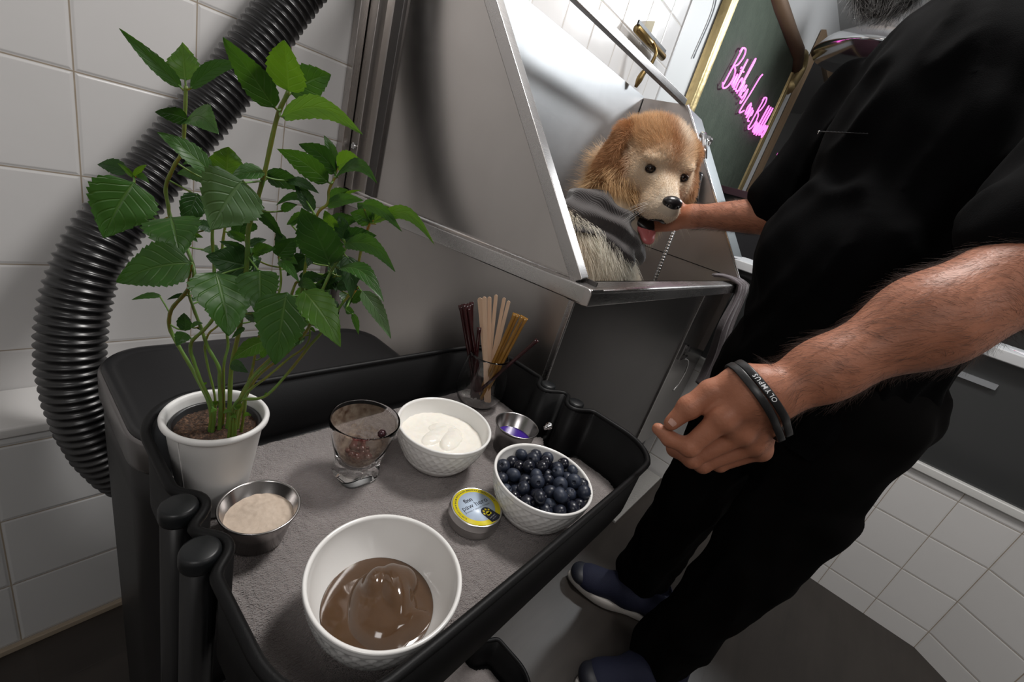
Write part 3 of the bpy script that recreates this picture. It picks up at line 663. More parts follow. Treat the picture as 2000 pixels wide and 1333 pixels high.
# ================================================================= glasses
GL = mk('clear_glass', (1, 1, 1), .02, **{'Transmission Weight': 1.0, 'IOR': 1.18})
gl = thing('rocks_tumbler', 'short clear glass tumbler smeared with brown and red residue beside the yogurt', 'glass', (.266, .345, TZ))
def sq_ring(r, z, p, n=72):
    out = []
    for i in range(n):
        a = 2*PI*i/n+.3; c, s_ = math.cos(a), math.sin(a); k = (abs(c)**p+abs(s_)**p)**(-1/p); out.append((r*k*c, r*k*s_, z))
    return out
Rg = [sq_ring(.020, 0, 3.4), sq_ring(.0225, .001, 3.6), sq_ring(.0235, .006, 3.8), sq_ring(.0235, .016, 3.4), sq_ring(.0240, .022, 2.6), sq_ring(.0272, .032, 2.1), sq_ring(.0322, .050, 2), sq_ring(.0375, .072, 2), sq_ring(.0392, .080, 2), sq_ring(.0388, .0818, 2), sq_ring(.0378, .0818, 2), sq_ring(.0374, .080, 2), sq_ring(.0358, .072, 2), sq_ring(.0306, .050, 2), sq_ring(.0245, .032, 2), sq_ring(.0195, .024, 2), sq_ring(.012, .0195, 2), sq_ring(.002, .0185, 2)]
mesh('glass_body', *rings(Rg, cap0=True, cap1=True), GL, gl)
RS = mk('sticky_residue', (.16, .09, .06), .25, spec=.5); s = NT(RS); v = s.coord('Object'); n1 = s.noise(v, 75, 4, .62, .6); n2 = s.noise(v, 160, 3)
sp = s.add('ShaderNodeSeparateXYZ'); s.l(s.add('ShaderNodeTexCoord').outputs['Object'], sp.inputs[0])
s.set('Base Color', s.ramp(n2, [(.3, (.12, .06, .035)), (.5, (.30, .22, .16)), (.72, (.42, .34, .26))]))
al = s.ramp(s.math('ADD', n1, s.math('MULTIPLY', s.math('SUBTRACT', .045, sp.outputs[2]), 10)), [(.40, (.48, .48, .48)), (.64, (.85, .85, .85))]); s.set('Alpha', al); s.bump(n1, .5, .002)
mesh('residue', *rings([sq_ring(a, b, 2) for a, b in ((.0366, .077), (.0350, .070), (.0325, .060), (.0298, .050), (.0265, .041), (.0240, .033), (.019, .0255), (.011, .0205), (.001, .0195))], cap1=True), RS, gl)
mesh('berry_scrap', *lathe([(.0, 0), (.004, .002), (.0055, .006), (.003, .010), (.0, .0095)], 9), mk('dark_berry', (.03, .008, .012), .2), gl, loc=(.020, -.002, .052), rot=(.5, .9, 0))
ms = []
for q in range(26):
    a = q*2.4; r_ = .014*math.sqrt(q/26)
    v, f = lathe([(.0, -.003), (.0032, -.0022), (.0042, 0), (.003, .0024), (.0, .003)], 8); v = v*(1+.5*math.sin(q*1.7))+(r_*math.cos(a), r_*math.sin(a), .0255+.010*(r_/.014)**2+.0015*math.sin(q*3)); ms.append((v, f))
mesh('berry_mash', *join(*ms), mk('red_jam', (.085, .018, .016), .2), gl)
vg = tag(mesh('stemless_glass', *lathe([(.024, 0), (.030, .001), (.037, .010), (.0425, .027), (.0415, .048), (.037, .072), (.0335, .092), (.0330, .0955), (.0322, .0955), (.0325, .092), (.036, .072), (.0404, .048), (.0413, .027), (.036, .0112), (.029, .0035), (.001, .003)], 80), mk('thin_clear_glass', (1, 1, 1), .02, **{'Transmission Weight': 1.0, 'IOR': 1.42}), loc=(.533, .402, TZ)), 'clear stemless glass holding stir sticks and honey straws in the tray corner', 'glass')

def stick(p0, p1, wd, th, mat, name, lab, cat, grp, flat=True, round_end=True, twist=0.):
    p0, p1 = np.array(p0, float), np.array(p1, float); t = p1-p0; L = np.linalg.norm(t); t /= L
    view = np.array([.78, .58, -.2]); s_ = np.cross(t, view); s_ /= np.linalg.norm(s_); k = np.cross(s_, t)
    s2 = s_*math.cos(twist)+k*math.sin(twist); k2 = np.cross(t, s2)
    Mx = Matrix([[*map(float, q)] for q in (s2, k2, t)]).transposed().to_4x4(); Mx.translation = Vector(map(float, p0))
    if flat:
        n = 10; out = []
        for sgn in (1, -1):
            pass
        pts = [(-wd/2*math.cos(a), wd/2-wd/2*math.sin(a)) for a in np.linspace(0, PI/2, n)]
        pts = [(wd/2*math.sin(a), wd/2-wd/2*math.cos(a)) for a in np.linspace(0, PI/2, n)] + [(wd/2*math.cos(a), L-wd/2+wd/2*math.sin(a)) for a in np.linspace(0, PI/2, n)]
        pts = pts+[(-x, z) for x, z in pts[::-1]]; m_ = len(pts)
        V = [(x, -th/2, z) for x, z in pts]+[(x, th/2, z) for x, z in pts]
        F = [tuple(range(m_)), tuple(range(m_, 2*m_))[::-1]]+[(i, m_+i, m_+(i+1) % m_, (i+1) % m_) for i in range(m_)]
        o = mesh(name, V, F, mat, smooth=False)
    else:
        zz = [0, .004, .008, L-.012, L-.006, L]; f_ = [(1.35, .12), (1.2, .5), (1, 1), (1, 1), (1.2, .5), (1.4, .10)]
        R = [[(wd/2*a*math.cos(q), wd/2*b*math.sin(q), z) for q in np.arange(14)*2*PI/14] for z, (a, b) in zip(zz, f_)]
        o = mesh(name, *rings(R, cap0=True, cap1=True), mat)
    o.matrix_world = Mx; return tag(o, lab, cat, grp)
WD = mk('birch_wood', (.56, .38, .26), .6); s = NT(WD); s.set('Base Color', s.mix(s.noise(s.coord('Object', scale=(40, 40, 2)), 12, 3), (.50, .33, .22), (.66, .47, .33)))
HA = mk('amber_honey', (.36, .18, .035), .14, **{'Transmission Weight': .35, 'IOR': 1.45}); HD = mk('dark_berry_honey', (.028, .004, .005), .16, **{'Transmission Weight': .10})
W_ = [((.5494, .3783, .6943), (.5091, .4366, .8894), .0080, 'widest wooden stir stick, at the left of the wooden bunch'), ((.5437, .3836, .699), (.5098, .4285, .8945), .0073, 'wooden stir stick second from the left of the wooden bunch'), ((.5495, .3824, .6982), (.522, .4285, .8941), .0066, 'wooden stir stick third from the left, upright in the middle'),
      ((.5465, .3909, .7045), (.5321, .4245, .899), .0058, 'tallest reaching wooden stir stick, fourth from the left'), ((.5463, .394, .7027), (.5433, .4153, .8971), .0058, 'wooden stir stick leaning right, fifth from the left'), ((.5425, .3939, .7091), (.5418, .4034, .8968), .0058, 'wooden stir stick leaning furthest right of the wooden bunch')]
for p, q, w_, lab in W_:
    p, q = np.array(p), np.array(q); u = (q-p)/np.linalg.norm(q-p); p = p+u*max(0, (.7125-p[2])/u[2])
    stick(p, q, w_, .0016, WD, 'stir_stick', lab, 'stir stick', 'wooden stir sticks in the stemless glass')
A_ = [((.5331, .4018, .7144), (.544, .3861, .8826), 'amber honey straw, leftmost of the four amber ones'), ((.5368, .4004, .7129), (.5518, .3853, .8807), 'amber honey straw, second from the left of the four'), ((.5355, .3959, .7143), (.5481, .3731, .8836), 'amber honey straw, third from the left of the four'), ((.5398, .3941, .7141), (.5575, .3717, .880), 'amber honey straw, rightmost of the four amber ones')]
for p, q, lab in A_: stick(p, q, .0055, .005, HA, 'honey_straw', lab, 'honey straw', 'amber honey straws in the stemless glass', flat=False)
D_ = [((.5323, .403, .7141), (.4936, .4591, .868), 'dark red honey straw at the left edge of the glass'), ((.5336, .3983, .7138), (.4916, .4514, .8732), 'dark red honey straw second from the left in the dark bunch'), ((.5374, .3975, .7129), (.5018, .4543, .8715), 'dark red honey straw in the middle of the dark bunch'), ((.5342, .4047, .7129), (.5088, .4547, .8728), 'dark red honey straw fourth from the left in the dark bunch'), ((.5314, .4131, .7133), (.5149, .4564, .8737), 'dark red honey straw at the right of the dark bunch, tallest of them'), ((.5391, .3932, .7131), (.5009, .4485, .8686), 'dark red honey straw in front of the dark bunch'), ((.5263, .4068, .7131), (.5051, .4177, .8459), 'short dark red honey straw crossing in front of the wooden sticks'), ((.5257, .4081, .7133), (.5644, .3424, .8536), 'single dark red honey straw leaning far right out of the glass')]
for p, q, lab in D_: stick(p, q, .0058, .005, HD, 'honey_straw', lab, 'honey straw', 'dark red honey straws in the stemless glass', flat=False)
# ================================================================= potted mint
PLANT=[
([[0.1256,0.38,0.8159],[0.1166,0.3841,0.8458],[0.1127,0.3899,0.8634],[0.111,0.3923,0.8729],[0.1119,0.3909,0.8823],[0.1174,0.383,0.8956],[0.1217,0.3768,0.9089],[0.1224,0.3758,0.9239],[0.1251,0.3895,0.9495],[0.1237,0.3915,0.9785],[0.1262,0.3879,1.0058],[0.129,0.3838,1.0222]],(0.0026, 0.0018),[
 [0.1188,0.381,1.0232,0.089,0.389,1.0436,0.0142,0.1,0,0.129,0.3838,1.0222],
 [0.129,0.3838,1.0222,0.1293,0.3834,1.044,0.0224,0.1,2,0.129,0.3838,1.0222],
 [0.1085,0.3959,0.888,0.1006,0.3897,0.8795,0.0112,0.1,0,0.1123,0.3904,0.8832],
 [0.1252,0.3717,0.8212,0.1187,0.3635,0.8248,0.0037,0.1,2,0.1244,0.3805,0.8197],
]),
([[0.1239,0.3824,0.8176],[0.1164,0.4021,0.8448],[0.1083,0.4137,0.8664],[0.1038,0.4204,0.8803],[0.1019,0.4143,0.8953],[0.1021,0.4052,0.9077],[0.1075,0.3973,0.9222],[0.11,0.3849,0.9398],[0.1112,0.392,0.9491],[0.1111,0.4097,0.9591],[0.1044,0.4194,0.9764],[0.1028,0.4218,0.9876],[0.1018,0.4232,1.0009],[0.1055,0.4178,1.018],[0.1091,0.4126,1.0313],[0.1101,0.4112,1.0559],[0.1104,0.4108,1.0757]],(0.0026, 0.002),[
 [0.1087,0.4133,1.0735,0.0775,0.4232,1.098,0.0109,0.0,0,0.1104,0.4108,1.0734],
 [0.1101,0.4111,1.0792,0.1123,0.4257,1.1023,0.021,-0.1,2,0.1104,0.4108,1.0757],
 [0.1119,0.4086,1.0747,0.1296,0.3653,1.0994,0.0098,0.15,1,0.1104,0.4108,1.0748],
 [0.1097,0.4029,1.0547,0.0912,0.4033,1.0539,0.011,0.1,1,0.1101,0.4112,1.0552],
 [0.1097,0.4029,1.0547,0.1123,0.3552,1.0549,0.0198,0.15,0,0.1101,0.4112,1.0552],
 [0.1236,0.4092,1.0138,0.113,0.4421,1.0082,0.0104,0.1,1,0.1064,0.4165,1.0213],
 [0.124,0.4086,1.0279,0.1155,0.4386,1.0167,0.0063,0.1,1,0.1091,0.4126,1.0313],
 [0.12,0.4145,1.0008,0.111,0.4099,0.9733,0.0187,0.1,1,0.103,0.4214,1.0066],
 [0.101,0.4068,0.9821,0.0982,0.3756,0.961,0.0368,0.1,0,0.1039,0.4201,0.9796],
 [0.0994,0.4267,0.9089,0.0813,0.4353,0.9023,0.0052,0.1,0,0.1019,0.4122,0.8982],
 [0.113,0.407,0.9686,0.1193,0.3979,0.9703,0.0049,0.1,2,0.1092,0.4125,0.964],
 [0.1135,0.4063,0.9676,0.1169,0.4013,0.9652,0.0037,0.1,0,0.1096,0.4119,0.963],
 [0.1117,0.4089,0.8829,0.1108,0.4102,0.8994,0.0111,0.1,1,0.1031,0.4182,0.8857],
 [0.122,0.3939,0.8348,0.1236,0.3916,0.8385,0.0023,0.1,2,0.1194,0.3942,0.8339],
 [0.1272,0.4214,0.9534,0.1286,0.3891,0.9561,0.0106,0.15,0,0.1111,0.4097,0.9591],
 [0.1334,0.4254,0.9703,0.1181,0.4158,0.9732,0.0099,0.15,1,0.1081,0.4141,0.9669],
]),
([[0.1317,0.3799,0.8143],[0.1304,0.3817,0.8422],[0.1295,0.3831,0.858],[0.1235,0.3918,0.8744],[0.1195,0.3975,0.8914],[0.1154,0.4035,0.9078],[0.1129,0.4071,0.9226],[0.1071,0.3803,0.9549]],(0.003, 0.0016),[
 [0.1036,0.3678,0.9593,0.0644,0.3894,0.936,0.0319,0.1,0,0.1071,0.3803,0.9549],
 [0.1124,0.4078,0.9173,0.099,0.4096,0.9124,0.0039,0.1,1,0.1137,0.406,0.9179],
 [0.1143,0.4051,0.8879,0.1165,0.3843,0.9012,0.004,0.1,0,0.1194,0.3977,0.8919],
 [0.1216,0.3944,0.8893,0.1174,0.4005,0.8888,0.0027,0.1,1,0.1202,0.3965,0.8883],
 [0.1296,0.3829,0.8186,0.1234,0.3743,0.8277,0.0038,0.1,2,0.1315,0.3802,0.8188],
 [0.131,0.426,0.9075,0.1174,0.4177,0.9072,0.0091,0.15,1,0.115,0.4041,0.9101],
]),
([[0.1304,0.3906,0.8193],[0.1258,0.3972,0.851],[0.1238,0.4001,0.8702],[0.1257,0.3974,0.8845],[0.13,0.3911,0.8945],[0.1348,0.3841,0.9104],[0.1375,0.3891,0.9318]],(0.0018, 0.0012),[
 [0.1314,0.3803,0.917,0.1252,0.3893,0.9077,0.0043,0.1,0,0.1354,0.3852,0.9153],
]),
([[0.1354,0.3833,0.8111],[0.1342,0.385,0.8561],[0.1379,0.3886,0.8741],[0.1369,0.3899,0.8884],[0.1344,0.3935,0.9301],[0.1325,0.3964,0.9562],[0.1337,0.3946,0.9843],[0.1364,0.3907,1.0086]],(0.002, 0.0016),[
 [0.1474,0.3747,1.0031,0.166,0.3654,0.9826,0.0097,0.1,1,0.1362,0.391,1.007],
 [0.1477,0.3919,0.9062,0.1401,0.403,0.8865,0.011,0.1,1,0.1359,0.3914,0.9055],
 [0.1366,0.3915,0.9553,0.1346,0.3913,0.9341,0.0128,0.15,1,0.1326,0.3962,0.9544],
 [0.1601,0.3892,0.8976,0.1436,0.3778,0.9101,0.0088,0.15,1,0.1364,0.3906,0.8961],
 [0.1442,0.3939,0.943,0.1425,0.3716,0.9317,0.0146,0.15,1,0.1335,0.3948,0.9421],
 [0.1443,0.3914,0.9435,0.1396,0.3875,0.9286,0.0083,0.15,1,0.1335,0.3949,0.9423],
 [0.1564,0.3912,0.9568,0.1454,0.3634,0.952,0.0091,0.15,1,0.1326,0.3963,0.9581],
 [0.1491,0.3776,0.9908,0.141,0.3872,0.9751,0.0092,0.15,1,0.1349,0.3929,0.9948],
 [0.1431,0.3878,0.9905,0.1384,0.3941,0.9731,0.01,0.15,1,0.1346,0.3933,0.9923],
 [0.1445,0.407,0.9635,0.1402,0.3918,0.9538,0.0078,0.15,0,0.1328,0.3959,0.9632],
 [0.1349,0.3926,0.978,0.1431,0.3864,0.9715,0.0074,0.15,0,0.1334,0.395,0.9782],
 [0.1364,0.4007,0.9417,0.1295,0.389,0.9302,0.0092,0.15,0,0.1335,0.3948,0.9422],
 [0.1515,0.3971,0.9618,0.1453,0.3805,0.9504,0.0106,0.15,0,0.1328,0.396,0.9625],
]),
([[0.1336,0.3596,0.8248],[0.1386,0.3523,0.8447],[0.1433,0.3455,0.8663],[0.157,0.3432,0.8864],[0.1607,0.3379,0.9245],[0.1637,0.3335,0.9536],[0.1654,0.3311,0.9589]],(0.0024, 0.0016),[
 [0.1424,0.3291,0.909,0.1194,0.3273,0.8959,0.014,0.1,2,0.1592,0.3401,0.9089],
 [0.148,0.3387,0.9065,0.147,0.3225,0.9006,0.0072,0.1,0,0.1589,0.3405,0.9057],
 [0.1654,0.331,0.9581,0.1644,0.2973,0.9634,0.0091,0.1,0,0.1652,0.3314,0.9583],
 [0.1669,0.3289,0.962,0.1772,0.3139,0.9678,0.0099,0.1,1,0.1654,0.3311,0.9589],
 [0.1291,0.3661,0.8203,0.1291,0.3484,0.8315,0.0037,0.1,2,0.1336,0.3596,0.8248],
 [0.1335,0.3597,0.8198,0.1319,0.3444,0.8268,0.0041,0.1,2,0.1336,0.3596,0.8248],
 [0.1362,0.3558,0.8281,0.1335,0.3421,0.8427,0.0041,0.1,2,0.1347,0.358,0.8293],
]),
([[0.1414,0.3483,0.8281],[0.1456,0.3598,0.8418],[0.1552,0.3458,0.8638],[0.1649,0.3318,0.8876],[0.1716,0.3221,0.9021],[0.1739,0.3188,0.9142],[0.1727,0.3205,0.924]],(0.0022, 0.0012),[
 [0.1705,0.3237,0.9146,0.1528,0.314,0.9069,0.0103,0.1,0,0.1737,0.3191,0.9158],
 [0.1731,0.32,0.9223,0.1732,0.3198,0.9355,0.0051,0.1,2,0.1729,0.3202,0.9222],
 [0.1735,0.3193,0.9226,0.1763,0.3152,0.9195,0.003,0.1,2,0.1729,0.3202,0.9223],
 [0.1399,0.3504,0.8239,0.139,0.3341,0.8346,0.0037,0.1,2,0.1414,0.3483,0.8281],
]),
([[0.1412,0.3397,0.8325],[0.1498,0.336,0.8501],[0.1656,0.3307,0.8748],[0.174,0.3186,0.9045],[0.1828,0.3146,0.9215],[0.1919,0.3103,0.9441],[0.1967,0.3034,0.9652],[0.1975,0.3021,0.9962],[0.1987,0.3004,1.0114],[0.1937,0.29,1.0228]],(0.0022, 0.0016),[
 [0.1946,0.2888,1.0237,0.1868,0.3001,1.0334,0.0131,0.1,0,0.1937,0.29,1.0228],
 [0.1949,0.2883,1.0246,0.2004,0.2803,1.0375,0.0108,0.1,2,0.1937,0.29,1.0228],
 [0.194,0.2897,1.023,0.1787,0.2942,1.0264,0.0131,0.1,0,0.1937,0.29,1.0228],
 [0.1828,0.2883,1.0353,0.1882,0.2453,1.0284,0.0089,0.15,0,0.1937,0.29,1.0228],
 [0.1885,0.28,1.0245,0.1947,0.2182,1.0287,0.0101,0.3,2,0.1937,0.29,1.0228],
 [0.1501,0.3356,0.8498,0.1504,0.3352,0.8552,0.0022,0.1,2,0.1498,0.336,0.85],
 [0.2027,0.3095,0.9767,0.1953,0.3062,0.9616,0.0095,0.15,1,0.197,0.3029,0.9765],
 [0.1884,0.314,0.9615,0.1996,0.2986,0.9651,0.0109,0.15,1,0.1949,0.3059,0.9574],
 [0.202,0.3227,0.952,0.194,0.3038,0.943,0.0107,0.15,1,0.1931,0.3086,0.9494],
 [0.2036,0.3144,0.9466,0.2051,0.2944,0.962,0.0099,0.15,1,0.1926,0.3092,0.9474],
 [0.2075,0.3148,1.0299,0.192,0.298,1.0168,0.0095,0.15,0,0.1984,0.2998,1.0121],
]),
([[0.1469,0.3667,0.8183],[0.1467,0.3669,0.8379],[0.1491,0.3634,0.861],[0.1498,0.3625,0.8718],[0.1489,0.355,0.8984],[0.153,0.349,0.9201],[0.1621,0.3534,0.9457],[0.16,0.3564,0.9704]],(0.0022, 0.0014),[
 [0.1548,0.3465,0.9737,0.1618,0.3362,0.9925,0.0146,0.1,1,0.16,0.3564,0.9704],
 [0.1554,0.3455,0.9707,0.1552,0.3107,0.9669,0.0082,0.1,0,0.1601,0.3563,0.9697],
 [0.1685,0.3618,0.9698,0.1624,0.3706,0.9884,0.0112,0.1,1,0.1601,0.3563,0.9698],
 [0.1557,0.3628,0.8734,0.1554,0.3455,0.8974,0.0064,0.1,0,0.1498,0.3622,0.873],
 [0.1779,0.3641,0.9602,0.1753,0.3447,0.9756,0.0079,0.15,1,0.1609,0.3551,0.9599],
 [0.1584,0.3659,0.9135,0.1646,0.3493,0.9101,0.0108,0.15,1,0.1513,0.3515,0.9109],
 [0.1591,0.3598,0.9421,0.1551,0.3762,0.9227,0.0112,0.15,1,0.161,0.3529,0.9426],
 [0.1629,0.3598,0.9701,0.1665,0.3382,0.9707,0.0091,0.15,0,0.16,0.3564,0.9703],
 [0.1544,0.3808,0.9582,0.1394,0.3827,0.9658,0.0114,0.15,0,0.1607,0.3554,0.9618],
]),
([[0.1385,0.3788,0.8131],[0.1383,0.3791,0.857],[0.1391,0.3692,0.9024],[0.1381,0.3618,0.9426],[0.1362,0.3558,0.9705],[0.1359,0.3562,0.9833],[0.1362,0.3558,0.9946],[0.1385,0.3525,1.0112],[0.1412,0.3486,1.0361],[0.1444,0.3438,1.0738],[0.1482,0.3384,1.0927]],(0.0032, 0.0024),[
 [0.1387,0.3345,1.0797,0.1056,0.3297,1.1083,0.0177,0.05,0,0.1457,0.3419,1.0805],
 [0.1482,0.3384,1.0924,0.1352,0.322,1.1186,0.0228,0.05,2,0.1481,0.3385,1.0924],
 [0.1534,0.3485,1.0918,0.1743,0.3358,1.1115,0.0228,0.1,0,0.1477,0.3391,1.0902],
 [0.1412,0.3309,1.0759,0.1553,0.2577,1.0812,0.0143,0.18,2,0.1453,0.3425,1.0784],
 [0.1409,0.3489,1.0364,0.1177,0.3473,1.0266,0.0111,0.1,0,0.1412,0.3486,1.0363],
 [0.1504,0.3703,1.0315,0.1728,0.3556,1.0303,0.011,0.1,1,0.1405,0.3497,1.0293],
 [0.1237,0.3387,1.0296,0.1023,0.3256,0.9969,0.0406,0.1,3,0.1405,0.3496,1.0295],
 [0.151,0.3696,1.0298,0.1705,0.3412,1.0287,0.0134,0.1,1,0.1403,0.3499,1.0279],
 [0.1602,0.3561,1.0319,0.1697,0.3249,1.0316,0.0079,0.1,1,0.1409,0.3491,1.0329],
 [0.1393,0.3688,0.9787,0.127,0.369,0.9849,0.0061,0.1,0,0.136,0.3561,0.979],
 [0.1407,0.3668,0.9685,0.1231,0.3748,0.9747,0.0082,0.1,1,0.1365,0.3568,0.966],
 [0.1407,0.3669,0.9752,0.1535,0.3659,0.9815,0.0065,0.1,1,0.1361,0.356,0.9755],
 [0.1426,0.3641,0.97,0.1483,0.3382,0.9824,0.0098,0.1,0,0.1364,0.3564,0.9679],
 [0.144,0.3621,0.9592,0.1135,0.371,0.9641,0.0272,0.0,1,0.1371,0.3585,0.9579],
 [0.1143,0.3523,0.958,0.1139,0.3176,0.9227,0.0387,0.08,0,0.1369,0.3579,0.9607],
 [0.1357,0.3301,0.9683,0.1301,0.3118,0.9413,0.0282,0.1,0,0.1362,0.3558,0.9705],
 [0.1355,0.3743,0.8643,0.1403,0.3498,0.8686,0.0099,0.1,1,0.1384,0.3774,0.8649],
 [0.1416,0.3655,0.9039,0.1311,0.3631,0.8956,0.0044,0.1,0,0.139,0.3688,0.9045],
 [0.162,0.3633,1.006,0.163,0.3418,1.0168,0.0066,0.15,1,0.138,0.3533,1.0073],
 [0.1529,0.3682,0.9171,0.1537,0.3568,0.9009,0.0115,0.15,0,0.1388,0.3666,0.9164],
 [0.1459,0.3763,0.9535,0.1366,0.3825,0.9638,0.0112,0.15,1,0.1376,0.3603,0.9495],
]),
([[0.1469,0.3755,0.8111],[0.1539,0.3653,0.8509],[0.1636,0.3337,0.8924],[0.1669,0.3113,0.9246],[0.166,0.3038,0.9439],[0.1688,0.2997,0.9644],[0.1744,0.3004,0.98],[0.1847,0.3031,0.9972],[0.1835,0.3049,1.0034]],(0.0024, 0.0016),[
 [0.1431,0.3017,0.9621,0.1337,0.289,0.9095,0.0358,0.05,0,0.168,0.3009,0.9585],
 [0.168,0.2921,0.9862,0.1405,0.2879,1.0263,0.028,0.08,1,0.1748,0.3005,0.9807],
 [0.183,0.3056,1.0032,0.1972,0.285,1.0137,0.0134,0.1,1,0.1835,0.3049,1.0034],
 [0.1835,0.3048,1.0026,0.1801,0.3098,1.0214,0.0118,0.1,1,0.1836,0.3047,1.0027],
 [0.1781,0.295,1.0023,0.1886,0.2446,0.9998,0.0138,0.25,0,0.184,0.3041,1.0008],
 [0.1786,0.312,1.0056,0.1679,0.3098,1.0222,0.0102,0.1,2,0.1835,0.3049,1.0034],
 [0.1778,0.2955,0.984,0.1865,0.2476,0.9763,0.0133,0.25,0,0.1767,0.301,0.9838],
 [0.1863,0.3007,0.9919,0.1849,0.2852,0.9623,0.0152,0.1,1,0.1827,0.3026,0.9938],
 [0.1525,0.297,0.965,0.163,0.2553,0.9383,0.0249,0.1,2,0.1687,0.2999,0.9634],
]),
([[0.144,0.3797,0.811],[0.1534,0.3748,0.8457],[0.1669,0.3553,0.886],[0.1742,0.3447,0.9302],[0.1754,0.3429,0.9634],[0.1735,0.3369,0.9957],[0.1707,0.3234,1.0176],[0.1742,0.3183,1.026],[0.1741,0.3185,1.0365],[0.176,0.3158,1.0467]],(0.0024, 0.0016),[
 [0.1681,0.3095,1.0425,0.136,0.3208,1.0559,0.0154,0.1,0,0.1753,0.3168,1.0431],
 [0.1764,0.3151,1.0492,0.1541,0.3299,1.0615,0.0142,0.2,1,0.176,0.3158,1.0467],
 [0.1752,0.3169,1.0561,0.1691,0.3257,1.072,0.0074,0.1,0,0.176,0.3158,1.0467],
 [0.176,0.3157,1.054,0.1756,0.2811,1.0625,0.0134,0.15,2,0.176,0.3158,1.0467],
 [0.1705,0.306,1.048,0.1755,0.2636,1.0547,0.0095,0.3,0,0.176,0.3158,1.0467],
 [0.1708,0.3409,1.0218,0.156,0.3623,1.0101,0.0064,0.25,1,0.1713,0.3263,1.0129],
 [0.1737,0.3367,1.0142,0.1638,0.351,1.0314,0.0112,0.1,1,0.1718,0.3287,1.009],
 [0.1737,0.3191,1.0242,0.183,0.288,1.0379,0.0092,0.1,0,0.1735,0.3193,1.0244],
 [0.1745,0.3178,1.0304,0.1821,0.3069,1.0403,0.0077,0.1,0,0.1742,0.3184,1.0304],
 [0.1762,0.3154,1.0293,0.1875,0.299,1.0428,0.0031,0.1,2,0.1742,0.3184,1.0293],
 [0.1784,0.3475,0.9753,0.1646,0.3498,0.9562,0.0145,0.1,1,0.1748,0.341,0.9739],
 [0.1827,0.3412,0.9864,0.1738,0.3365,0.9701,0.0127,0.1,1,0.1741,0.3388,0.9855],
 [0.1862,0.3361,1.0055,0.2,0.3161,1.017,0.0125,0.1,1,0.1727,0.3331,1.0019],
 [0.1711,0.358,0.9246,0.1824,0.324,0.9196,0.0135,0.1,1,0.1728,0.3468,0.9216],
 [0.1902,0.3304,0.9545,0.1761,0.3331,0.9351,0.0148,0.1,0,0.1751,0.3433,0.9558],
 [0.1797,0.3367,0.992,0.1631,0.3519,0.9816,0.0116,0.1,0,0.1737,0.3376,0.9918],
 [0.1736,0.3456,1.0096,0.1622,0.3533,0.9979,0.009,0.1,0,0.1727,0.3331,1.0018],
 [0.1899,0.3334,0.9723,0.1976,0.3186,0.9685,0.0104,0.15,1,0.1748,0.3411,0.9729],
 [0.1808,0.3517,0.9886,0.1715,0.3457,0.9772,0.0085,0.15,1,0.1741,0.3387,0.9857],
 [0.1866,0.3318,0.9603,0.1973,0.3136,0.9687,0.0127,0.15,1,0.1753,0.343,0.9613],
 [0.1959,0.3302,0.9954,0.2014,0.31,1.0073,0.0115,0.15,1,0.1734,0.3365,0.9964],
 [0.1907,0.3257,1.006,0.1869,0.3006,1.0208,0.0079,0.15,1,0.1721,0.3303,1.0065],
 [0.1884,0.3385,0.954,0.1949,0.3172,0.9574,0.0123,0.15,1,0.1751,0.3434,0.9548],
 [0.1917,0.3388,0.9361,0.1886,0.3049,0.9348,0.0148,0.15,1,0.1744,0.3443,0.937],
 [0.1696,0.3626,0.9957,0.169,0.3439,1.0069,0.0058,0.15,1,0.1738,0.3377,0.9913],
 [0.1901,0.3421,0.9466,0.1846,0.3118,0.9731,0.0101,0.15,1,0.1748,0.3438,0.9473],
 [0.1875,0.337,0.9461,0.1743,0.323,0.9343,0.011,0.15,1,0.1748,0.3438,0.9469],
 [0.1934,0.3372,0.9631,0.1877,0.3122,0.9575,0.0096,0.15,1,0.1754,0.3429,0.9634],
 [0.1799,0.3294,0.9501,0.1904,0.3243,0.9345,0.012,0.15,1,0.175,0.3436,0.9511],
 [0.1777,0.3555,0.9321,0.1818,0.3382,0.9511,0.0101,0.15,0,0.1743,0.3446,0.9316],
 [0.1795,0.3516,0.9604,0.182,0.3414,0.9459,0.0107,0.15,1,0.1753,0.3431,0.9601],
]),
([[0.1027,0.4218,0.9775],[0.0984,0.4282,0.9723],[0.0907,0.4217,0.9782],[0.0861,0.4284,0.9836],[0.0848,0.4302,0.9937],[0.0845,0.4306,1.0037]],(0.0013, 0.0012),[
 [0.0791,0.4033,1.0052,0.0605,0.395,0.9659,0.0374,0.1,0,0.0845,0.4306,1.0037],
 [0.0818,0.4345,1.005,0.0677,0.455,1.0044,0.0115,0.1,1,0.0845,0.4306,1.0037],
 [0.0845,0.4306,1.0026,0.0749,0.4269,1.0122,0.0034,0.1,2,0.0845,0.4306,1.0026],
 [0.0845,0.4306,1.0037,0.0873,0.4091,1.0167,0.0038,0.1,2,0.0845,0.4306,1.0037],
 [0.0859,0.4286,1.0056,0.0882,0.4076,1.005,0.005,0.1,0,0.0845,0.4306,1.0037],
]),
([[0.1782,0.3126,0.9747],[0.1874,0.308,0.9722],[0.1975,0.3022,0.9833]],(0.0012, 0.001),[
 [0.192,0.3278,0.9805,0.1983,0.301,0.975,0.0119,0.1,1,0.1817,0.3109,0.9738],
 [0.1867,0.3173,0.9684,0.1807,0.323,0.9555,0.0082,0.15,1,0.1841,0.3096,0.9731],
]),
([[0.1892,0.2965,0.9475],[0.1962,0.3041,0.9535],[0.1991,0.2999,0.9665]],(0.0015, 0.001),[
 [0.189,0.2793,0.9715,0.1993,0.2467,0.9445,0.0127,0.1,3,0.1991,0.2999,0.9665],
